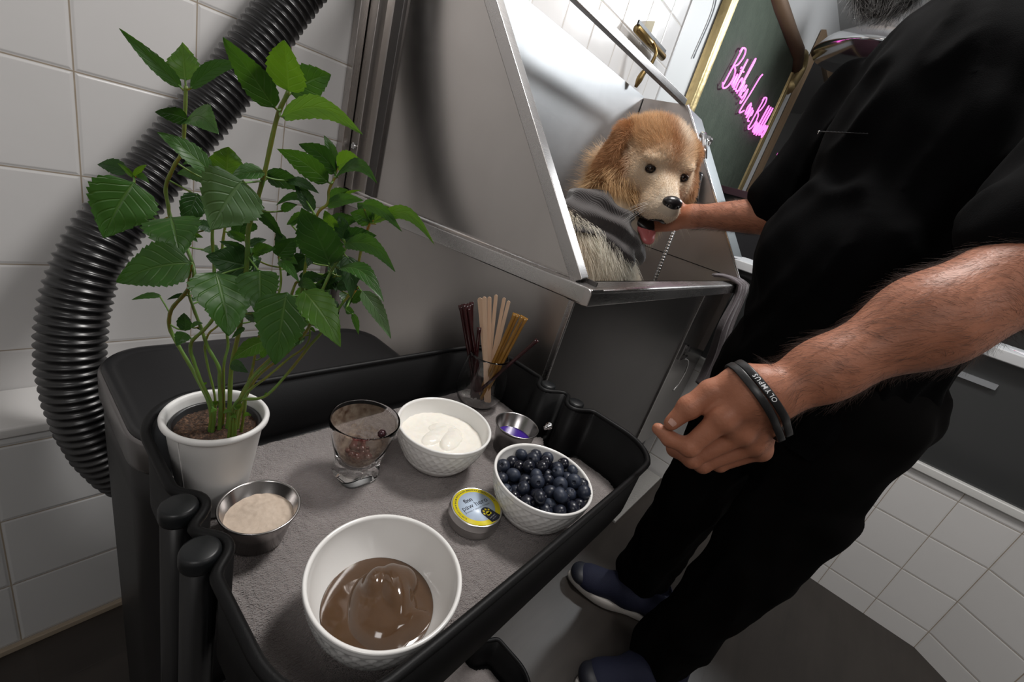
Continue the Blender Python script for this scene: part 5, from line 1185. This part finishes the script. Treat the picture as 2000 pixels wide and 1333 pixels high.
hair('coat_fur', strands(Pn, Nn, Dn, Ln, .36+.16*rng.random(len(Pn)), 6, droop=.25, jit=.10, seed=6), FUR, .00042, .00008, np.clip(body_color(Pn)*rng.uniform(.75, 1.15, (len(Pn), 1)), 0, .95), dog)['kind'] = 'stuff'
# neck wrap
SN = mk('charcoal_knit', (.040, .034, .034), .95); s = NT(SN); wv = s.add('ShaderNodeTexWave'); wv.inputs['Scale'].default_value = 95; wv.inputs['Distortion'].default_value = 1.2; s.l(s.coord('Object', rot=(.5, .3, .2)), wv.inputs['Vector']); s.bump(wv.outputs['Fac'], .5, .0012); SN.node_tree.nodes['Principled BSDF'].inputs['Sheen Weight'].default_value = .4
axn = chest-H(0, -.05, -.01); axn /= np.linalg.norm(axn); c1 = H(0, -.05, -.01)+axn*.190-cr*.016
sd1 = np.cross(axn, cf); sd1 /= np.linalg.norm(sd1); sd2 = np.cross(axn, sd1)
RW = []
for j, t in enumerate(np.linspace(0, 1, 40)):
    row = []
    for a in np.arange(120)*2*PI/120:
        rr_ = .106+.032*t+.016*math.sin(t*PI)+.007*math.sin(t*15+1.5*math.sin(a*2))+.005*math.sin(a*5+t*4)+.003*math.sin(a*11)
        edge = .010*math.sin(a*3+1)+.006*math.sin(a*7)
        row.append(c1+axn*(-.050+.125*t+edge*(t*2-1))+(sd1*math.cos(a)+sd2*math.sin(a))*rr_)
    RW.append(row)
o = mesh('neck_wrap', *rings(RW), SN, dog); m_ = o.modifiers.new('s', 'SOLIDIFY'); m_.thickness = .006
# ================================================================= the man
def F3(x, y, z): return np.array([x, y, z])
def C3(px, py, d): return cam3((px-1000)/FPX*d, -(py-666.5)/FPX*d, d)
man = tag(bpy.data.objects.new('person', None), 'person in black shirt and trousers with a grey beard, one hand on the dog', 'person'); COL.objects.link(man)
SK = mk('tanned_skin', (.36, .15, .085), .50, spec=.4); s = NT(SK); v = s.coord('Object'); n1 = s.noise(v, 45, 4); n2 = s.noise(v, 420, 3); n3 = s.noise(v, 160, 3)
s.set('Base Color', s.mix(n1, (.30, .110, .060), (.46, .195, .115))); s.bump(s.math('ADD', s.math('MULTIPLY', n3, .7), s.math('MULTIPLY', n2, .5)), .5, .0012)
SK.node_tree.nodes['Principled BSDF'].inputs['Subsurface Weight'].default_value = .12; SK.node_tree.nodes['Principled BSDF'].inputs['Subsurface Radius'].default_value = (.012, .005, .003)
# left arm, the near one
D0 = .50
WR = C3(1507, 772, D0); EL = C3(2020, 528, .445)
hb_lo = np.minimum(C3(1260, 960, .6), C3(1560, 660, .45)); 
A_ = Blob((.30, -.16, .80), (.78, .20, 1.26), .0026)
def cn(a, b, ra, rb, k=.010, **kw): A_.cone(a, b, ra, rb, k=k, **kw)
MID = WR+(EL-WR)*.5
cn(WR, WR+(EL-WR)*.22, .0265, .0295, k=.02); cn(WR+(EL-WR)*.22, WR+(EL-WR)*.62, .0295, .0445, k=.03); cn(WR+(EL-WR)*.62, EL, .0445, .048, k=.03)
# metacarpals: wrist to knuckles
IM, MM, RM_, LM_ = C3(1411, 818, .505), C3(1447, 846, .520), C3(1470, 868, .537), C3(1484, 880, .556)
WA, WB = C3(1482, 755, .498), C3(1500, 794, .515)
cn(WR, WA+(IM-WA)*.3, .0255, .0235, k=.02)
cn(WA, IM, .021, .0150, k=.014); cn(WA*.6+WB*.4, MM, .021, .0145, k=.014); cn(WA*.3+WB*.7, RM_, .020, .0135, k=.014); cn(WB, LM_, .019, .0125, k=.014)
cn((WA+WB)/2+cf*.012, (IM+MM)/2+cf*.012, .018, .014, k=.014); cn(IM, LM_, .0125, .0115, k=.012)
def finger(pts, rad, k=.0035):
    for a, b, ra, rb in zip(pts[:-1], pts[1:], rad[:-1], rad[1:]): cn(a, b, ra, rb, k=k)
    for p, r_ in zip(pts[1:-1], rad[1:-1]): A_.ell(p, (r_*1.06,)*3, k=.004)
IF = [IM, C3(1346, 874, .520), C3(1308, 858, .534), C3(1285, 838, .540)]
finger(IF, [.0140, .0112, .0092, .0078])
MF = [MM, C3(1352, 897, .545), C3(1318, 878, .566), C3(1308, 852, .574)]
finger(MF, [.0135, .0110, .0095, .0080])
RF = [RM_, C3(1372, 908, .566), C3(1340, 895, .592), C3(1342, 868, .604)]
finger(RF, [.0125, .0105, .0092, .0080])
LF_ = [LM_, C3(1405, 908, .580), C3(1378, 902, .602), C3(1380, 880, .612)]
finger(LF_, [.0115, .0092, .0080, .0070])
# thumb from the side of the palm
TH = [C3(1448, 746, .508), C3(1388, 765, .516), C3(1346, 796, .520), C3(1311, 827, .526)]
cn(WA, TH[0], .021, .019, k=.014); cn(TH[0], TH[1], .0185, .0135, k=.010); cn(TH[1], TH[2], .0140, .0130, k=.006); cn(TH[2], TH[3], .0128, .0092, k=.004)
A_.ell(TH[2], (.0138,)*3, k=.005); cn(TH[0]+cf*.01, IM+(TH[1]-IM)*.2+cf*.012, .012, .010, k=.012)
# knuckles and tendons on the back of the hand, creases on the joints
for p, r_ in ((IM, .0128), (MM, .0122), (RM_, .0114), (LM_, .0104)): A_.ell(p-cf*.0052+cu*.002, (r_,)*3, k=.006)
for a, b in ((WA, IM), ((WA+WB)/2, MM), (WB, RM_)): cn(a-cf*.0150, b-cf*.0085, .0035, .0045, k=.008)
tv_ = TH[2]-TH[1]; tv_ /= np.linalg.norm(tv_); sdv = np.cross(tv_, -cf); sdv /= np.linalg.norm(sdv)
for off in (-.0035, 0, .0035): cn(TH[2]+tv_*off-cf*.0138-sdv*.006, TH[2]+tv_*off-cf*.0138+sdv*.006, .0006, .0006, k=.0016, mode='cut')
AV, AF = A_.mesh()
# the rest of the body at a coarser step
BDY = Blob((.62, -.44, .02), (1.52, .50, 1.90), .011)
PEL, CH, NK, HD_ = F3(1.02, -.02, .93), F3(1.06, -.02, 1.32), F3(1.12, .02, 1.50), F3(1.15, .07, 1.66)
SL, SR = F3(.93, -.17, 1.415), F3(1.17, .15, 1.40)
b_ = BDY.cone(PEL, CH, .108, .125, k=.05).cone(SL, SR, .065, .065, k=.05).cone(CH, NK, .12, .060, k=.05)
b_.ell(F3(1.02, .01, 1.10), (.11, .11, .12), k=.05).cone(NK, HD_, .058, .06, k=.03)
b_.cone(SL, EL, .058, .045, k=.03).cone(EL, WR+(EL-WR)*.75, .046, .043, k=.02)
ER = F3(1.165, .235, 1.155); WRr = C3(1352, 423, 1.06)
b_.cone(SR, ER, .055, .042, k=.03)
hipL, hipR = F3(.98, -.10, .90), F3(1.06, .07, .90); kL, kR = F3(.965, -.085, .50), F3(1.07, .07, .50); aL, aR = F3(1.00, -.035, .09), F3(1.17, .10, .09)
b_.cone(hipL, kL, .078, .050, k=.03).cone(hipR, kR, .078, .050, k=.03).cone(kL, aL, .048, .034, k=.02).cone(kR, aR, .048, .034, k=.02)
fd = np.array([-.80, .60, 0]); sdn = np.array([.60, .80, 0])      # the way he faces, and his right
hc = HD_+fd*.02+F3(0, 0, .055)
b_.ell(hc, (.088, .085, .115), k=.03).ell(hc+fd*.055-F3(0, 0, .075), (.05, .05, .05), k=.03).cone(hc+fd*.095-F3(0, 0, .01), hc+fd*.112-F3(0, 0, .035), .010, .016, k=.012)
for sg in (-1, 1): b_.ell(hc+sdn*sg*.088-F3(0, 0, .02), (.018, .018, .032), k=.008)
BV_, BF_ = BDY.mesh()
# the far arm and its hand on the dog's neck
R_ = Blob((1.02, .15, .98), (1.30, .60, 1.30), .004)
R_.cone(ER, WRr, .043, .0255, k=.02)
hd = cam3(-.05, .012, .015); hdir = -cr*.80+cu*.05+cf*.60; hdir /= np.linalg.norm(hdir)
PM = WRr+hdir*.055; R_.cone(WRr, PM, .026, .024, k=.02, flat=(cf, .7))
for i, (o_, L_) in enumerate(((.026, .07), (.010, .08), (-.007, .075), (-.022, .06))):
    a_ = PM+cu*o_*.9+hdir*.012; m_ = a_+hdir*L_*.5; e_ = m_+(hdir*.75-cf*.45)*L_*.5; R_.cone(a_-hdir*.03, a_, .012, .011, k=.008).cone(a_, m_, .0105, .0095, k=.003).cone(m_, e_, .0095, .0075, k=.003)
a_ = WRr+hdir*.03+cu*.022-cf*.01; R_.cone(a_, a_+(hdir*.6-cf*.5+cu*.5)*.05, .012, .010, k=.006)
RV, RFc = R_.mesh()
n1_, n2_ = len(AV), len(BV_)
AVs = AV.copy()
skinV = np.concatenate([AV, BV_, RV]); skinF = np.concatenate([AF, BF_+n1_, RFc+n1_+n2_])
skin, SV = bulk_mesh('body', skinV, skinF, SK, man, relax=2)
# nails
NL = mk('finger_nail', (.52, .30, .24), .22, spec=.5)
def nail(p, d, n_, wd, ln):
    d = d/np.linalg.norm(d); n_ = n_-d*(n_@d); n_ /= np.linalg.norm(n_); s_ = np.cross(d, n_); R = []
    for i in range(7):
        t = i/6; w_ = wd*(1-.12*abs(2*t-1)**3); R.append([p+d*(t-.5)*ln+s_*wd/2*math.sin(a)*1.0*(.75+.25*math.sin(PI*min(1, max(.15, t))))+n_*(wd*.5*(math.cos(a)-1)*.7) for a in np.linspace(-1.15, 1.15, 9)])
    return mesh('thumb_nail', *rings(R, closed_u=False), NL, man)
nn_ = -cf*.93+cu*.25-cr*.18
nail(TH[3]+(TH[2]-TH[3])*.12+nn_/np.linalg.norm(nn_)*.0100, TH[3]-TH[2], nn_, .0135, .0145)
# forearm hair on both arms
HA_ = mk('arm_hair_brown', (.045, .022, .014), .5)
def limb_hair(V, F, a, b, n, t0, t1, L, seed, name):
    ax = b-a; Ln = np.linalg.norm(ax); ax = ax/Ln; t = ((V-a)@ax)/Ln; m_ = (t > t0) & (t < t1) & (np.linalg.norm(V-a-np.outer((V-a)@ax, ax), axis=1) < .075)
    P, N = scatter(V, F, n, seed, m_); D = -np.tile(ax, (n, 1))+vnoise(P, 70, seed)*.9+np.cross(N, ax)*.6
    return hair(name, strands(P, N, D, L*rng.uniform(.5, 1.2, n), .28, 6, droop=.2, jit=.16, seed=seed), HA_, .000075, .00003, None, man)
s1 = SV[:n1_]; limb_hair(s1, AF, WR, EL, 5200, .04, 1.0, .022, 21, 'arm_hair')['kind'] = 'stuff'
limb_hair(s1, AF, IM, WR, 700, .45, 1.0, .008, 22, 'hand_hair')['kind'] = 'stuff'
s3 = SV[n1_+n2_:]; limb_hair(s3, RFc, WRr, ER, 3200, .0, 1.0, .018, 23, 'arm_hair')['kind'] = 'stuff'
# wristbands
RBm = mk('black_rubber', (.010, .010, .011), .38, spec=.5); s = NT(RBm); s.bump(s.noise(s.coord('Object'), 600, 2), .2, .0003)
axw = (EL-WR)/np.linalg.norm(EL-WR); e1 = -cf-axw*(-cf@axw); e1 /= np.linalg.norm(e1); e2 = np.cross(axw, e1)
def surf_r(c, d, V):
    q = V-c; h = q@axw; m_ = np.abs(h) < .006; q = q[m_]-np.outer(h[m_], axw); l = np.linalg.norm(q, axis=1); k_ = (q@d)/l > .97; k_ = k_ & (l < .056)
    return float(np.clip(np.percentile(l[k_], 96), .020, .052)) if k_.any() else .028
def band(c, wd, tilt, name, lab):
    R = []; rad = []; h_ = (s1-c)@axw; sl_ = s1[(np.abs(h_) < .006) & (np.linalg.norm(s1-c, axis=1) < .046)]; u1, u2 = (sl_-c)@e1, (sl_-c)@e2; c = c+e1*(u1.max()+u1.min())/2+e2*(u2.max()+u2.min())/2
    for a in np.arange(72)*2*PI/72:
        d = e1*math.cos(a)+e2*math.sin(a); rad.append(surf_r(c, d, s1))
    rad = np.array(rad)
    for _ in range(4): rad = np.maximum(rad, (np.roll(rad, 1)+rad*2+np.roll(rad, -1))/4)
    for i, a in enumerate(np.arange(72)*2*PI/72):
        d = e1*math.cos(a)+e2*math.sin(a); r0 = rad[i]+.0006; sh = tilt*math.sin(a); 
        R.append([c+axw*(sh-wd/2)+d*r0, c+axw*(sh-wd/2)+d*(r0+.0017), c+axw*(sh-wd/2+.001)+d*(r0+.0022), c+axw*(sh+wd/2-.001)+d*(r0+.0022), c+axw*(sh+wd/2)+d*(r0+.0017), c+axw*(sh+wd/2)+d*r0])
    o = mesh(name, *rings(R, closed_v=True), RBm, None); tag(o, lab, 'wristband'); return o, rad, c
b1, rad1, cb1 = band(WR-axw*.0080, .0085, .004, 'wristband', 'black rubber wristband with white lettering, the one nearer the elbow on the left wrist')
b2, rad2, cb2 = band(WR-axw*.0180, .0085, .003, 'wristband', 'plain black rubber wristband nearer the hand on the left wrist')
LW = mk('white_print', (.75, .76, .78), .5)
def band_text(o, c, rad, tilt, txt, a0, size, mat):
    parts = []; a = a0
    for ch in txt:
        V, F = ftext(ch, size, .00008); V = V.copy(); wd = V[:, 0].max()-V[:, 0].min(); V[:, 0] -= (V[:, 0].max()+V[:, 0].min())/2; V[:, 1] -= size*.34
        r0 = rad[int((a % (2*PI))/(2*PI)*72) % 72]+.0041; am = a-(wd+size*.10)/2/r0; out = []
        for x, y, _ in V:
            aa = am-x/r0; d = e1*math.cos(aa)+e2*math.sin(aa); out.append(c+axw*(tilt*math.sin(aa)-y)+d*r0)
        parts.append((np.array(out), F)); a -= (wd+size*.16)/r0
    V, F = join(*parts); return mesh('lettering', V, F, mat, o, smooth=False)
TXT_A0 = -.12
band_text(b1, cb1, rad1, .004, 'OLYMPUS', TXT_A0, .0072, LW)
# ---------------- clothes
def cloth(name, blob, mat, amp, sc_, seed, parent=man, relax=3):
    V, F = blob.mesh(); V = V+0
    n = np.zeros_like(V); fn = normals(V, F)
    for i in range(4): np.add.at(n, F[:, i], fn)
    n /= np.linalg.norm(n, axis=1, keepdims=True)+1e-12
    w = vnoise(V*np.array([1, 1, .45]), sc_, seed)[:, 0]; w2 = vnoise(V*np.array([1, 1, .6]), sc_*2.7, seed+1)[:, 0]
    V = V+n*(amp*(1-np.abs(w))**2*1.6+amp*.35*w2-amp*.6)[:, None]
    return bulk_mesh(name, V, F, mat, parent, relax=relax)
SHM = mk('black_shirt_fabric', (.0022, .0022, .0025), .90, spec=.05); s = NT(SHM); s.bump(s.noise(s.coord('Object'), 700, 2), .3, .0008); SHM.node_tree.nodes['Principled BSDF'].inputs['Sheen Weight'].default_value = .0
TRM = mk('black_trouser_fabric', (.003, .0026, .0026), .90, spec=.06); TRM.node_tree.nodes['Principled BSDF'].inputs['Sheen Weight'].default_value = .0
S_ = Blob((.55, -.50, .78), (1.45, .42, 1.62), .0075)
S_.cone(F3(1.02, -.02, .90), F3(1.06, -.02, 1.30), .150, .182, k=.07).ell(F3(1.0, .025, 1.10), (.160, .160, .15), k=.06).cone(SL+F3(.0, .0, -.01), SR, .090, .085, k=.06)
S_.ell(CH+fd*.05+F3(0, 0, .01), (.14, .14, .14), k=.05).cone(CH, NK, .14, .075, k=.05)
S_.cone(F3(1.02, -.03, .80), F3(1.02, -.02, .95), .143, .148, k=.05)
S_.ell(F3(1.05, -.01, 1.44), (.15, .17, .12), k=.05).cone(F3(1.08, -.01, 1.42), F3(1.12, .01, 1.53), .11, .080, k=.04)
S_.cone(SL, SL+(EL-SL)*.86, .088, .078, k=.05).cone(SR, ER+(SR-ER)*.15, .082, .066, k=.04)
SV_, _ = None, None
shirt, SHV = cloth('shirt', S_, SHM, .010, 17, 3)
P_ = Blob((.76, -.32, .03), (1.36, .32, .98), .008)
P_.cone(F3(1.02, -.02, .82), F3(1.02, -.02, .93), .135, .140, k=.05)
P_.cone(hipL+F3(0, 0, -.02), kL, .100, .068, k=.05).cone(hipR+F3(0, 0, -.02), kR, .100, .068, k=.05)
P_.cone(kL, aL+F3(0, 0, .02), .068, .070, k=.04).cone(kR, aR+F3(0, 0, .02), .068, .070, k=.04)
P_.cone(kL+F3(-.03, -.05, .17), kL+F3(-.02, -.04, .02), .045, .04, k=.02)
trousers, _ = cloth('trousers', P_, TRM, .013, 15, 8)
# chest pocket with its zip
zp = mk('zip_black', (.005, .005, .006), .6, spec=.15)
def on_shirt(px, py):
    d = cam3((px-1000)/FPX, -(py-666.5)/FPX, 1)-np.array([0, 0, CAMH]); d /= np.linalg.norm(d); q = SHV-np.array([0, 0, CAMH]); t = q@d; m_ = np.linalg.norm(q-np.outer(t, d), axis=1) < .010
    return np.array([0, 0, CAMH])+d*(t[m_].min()-.002)
zpts = [on_shirt(1600+12*i, 257+.6*i) for i in range(9)]
zo = mesh('pocket_zip', *tube(smooth_path(zpts, 40), .0010+.0003*np.sin(np.arange(40)*2.2), 8), zp, shirt)
mesh('zip_puller', *join(sph(zpts[0], (.0022, .0022, .0018)), tube([zpts[0], zpts[0]+cu*-.006+cr*-.004-cf*.002], .0010, 8)), M_chrome, zo)
# ---------------- shoes
SH1 = mk('navy_knit', (.004, .006, .026), .8); s = NT(SH1); s.bump(s.noise(s.coord('Object'), 500, 2), .6, .001)
SH2 = mk('shoe_black', (.008, .009, .016), .5); SOL = mk('white_sole', (.50, .47, .44), .5); LCE = mk('lace_blue_grey', (.07, .10, .12), .6)
def shoe(o0, ang, lab, lift=0):
    c, s_ = math.cos(ang), math.sin(ang); tr_ = lambda V: np.asarray(V, float)@np.array([[c, s_, 0], [-s_, c, 0], [0, 0, 1]])+np.array([o0[0], o0[1], 0])
    # local: toe along +x, length .30, heel at x=0
    def outline(k, z):
        pts = []
        for t in np.arange(64)*2*PI/64:
            u = .5+.5*math.cos(t); w = .041+.012*math.sin(PI*min(1, max(0, (u-.35)/.65)))-.006*math.exp(-((u-.4)/.15)**2)
            pts.append((.148+.150*k*math.cos(t)*(1.0), w*k*math.sin(t)*(1 if abs(math.sin(t)) > 0 else 1), z))
        return pts
    sho = mesh('shoe', *rings([tr_(outline(.93, .001)), tr_(outline(1.0, .006)), tr_(outline(1.03, .018)), tr_(outline(1.0, .030)), tr_(outline(.95, .031))], cap0=True, cap1=True), SOL, None)
    U = Blob((-.02, -.07, .02), (.32, .07, .16), .0045)
    U.cone((.05, 0, .055), (.13, 0, .060), .040, .044, k=.03).cone((.13, 0, .055), (.235, 0, .040), .044, .034, k=.03).ell((.225, 0, .038), (.062, .046, .030), k=.02).cone((.045, 0, .05), (.045, 0, .11), .036, .036, k=.02).ell((.05, 0, .125), (.034, .028, .03), k=.006, mode='cut')
    U.ell((.15, 0, -.02), (.3, .2, .046), k=.004, mode='cut')
    v, f = U.mesh(); up, _ = bulk_mesh('upper', tr_(v), f, SH1, sho)
    tc_, tf_ = sph((.262, 0, .040), (.036, .040, .024)); mesh('toe_cap', tr_(tc_), tf_, SH2, sho)
    for i in range(6):
        x_ = .115+.020*i; zt = .103-.0075*i-.0*i
        lc, lf = tube(smooth_path([(x_, -.030, zt-.022), (x_+.010*(1 if i % 2 else -1), 0, zt+.001), (x_, .030, zt-.022)], 14), .0024, 6); mesh('lace', tr_(lc), lf, LCE, up)
    return tag(sho, lab, 'shoe')
# ---------------- beard
BRD = mk('grey_beard_hair', (.10, .10, .10), .4, spec=.5)
chin = C3(1740, -30, .80)
bb = Blob(chin-.14, chin+.14, .006); bb.ell(chin, (.052, .056, .050), k=.02).ell(chin+F3(.0, 0, .05)-fd*.02, (.062, .06, .05), k=.02)
bv_, bf_ = bb.mesh(); bmesh_, bv2 = bulk_mesh('beard', bv_, bf_, mk('beard_base', (.012, .012, .012), .8), man)
Pb_, Nb_ = scatter(bv2, bf_, 9000, 31); Db = np.tile([0, 0, -1.], (len(Pb_), 1))+fd*.2+vnoise(Pb_, 60, 7)*.7
colb = np.clip(np.random.default_rng(5).choice([.02, .08, .35, .8], len(Pb_), p=[.36, .26, .20, .18])[:, None]*np.ones(3), 0, 1)
BH = bpy.data.materials.new('beard_strands'); BH.use_nodes = True; s = BH.node_tree; a_n = s.nodes.new('ShaderNodeAttribute'); a_n.attribute_name = 'fur_color'; s.links.new(a_n.outputs['Color'], s.nodes['Principled BSDF'].inputs['Base Color']); s.nodes['Principled BSDF'].inputs['Roughness'].default_value = .4
hair('beard_hair', strands(Pb_, Nb_, Db, rng.uniform(.012, .032, len(Pb_)), .45, 6, droop=.2, jit=.25, seed=9), BH, .00016, .00006, colb, bmesh_)['kind'] = 'stuff'

shoe((1.185, -.005), math.radians(113), 'navy blue shoe on the right foot nearer the tub')
shoe((1.050, -.105), math.radians(142), 'navy blue shoe on the left foot nearer the camera, lower in the picture')
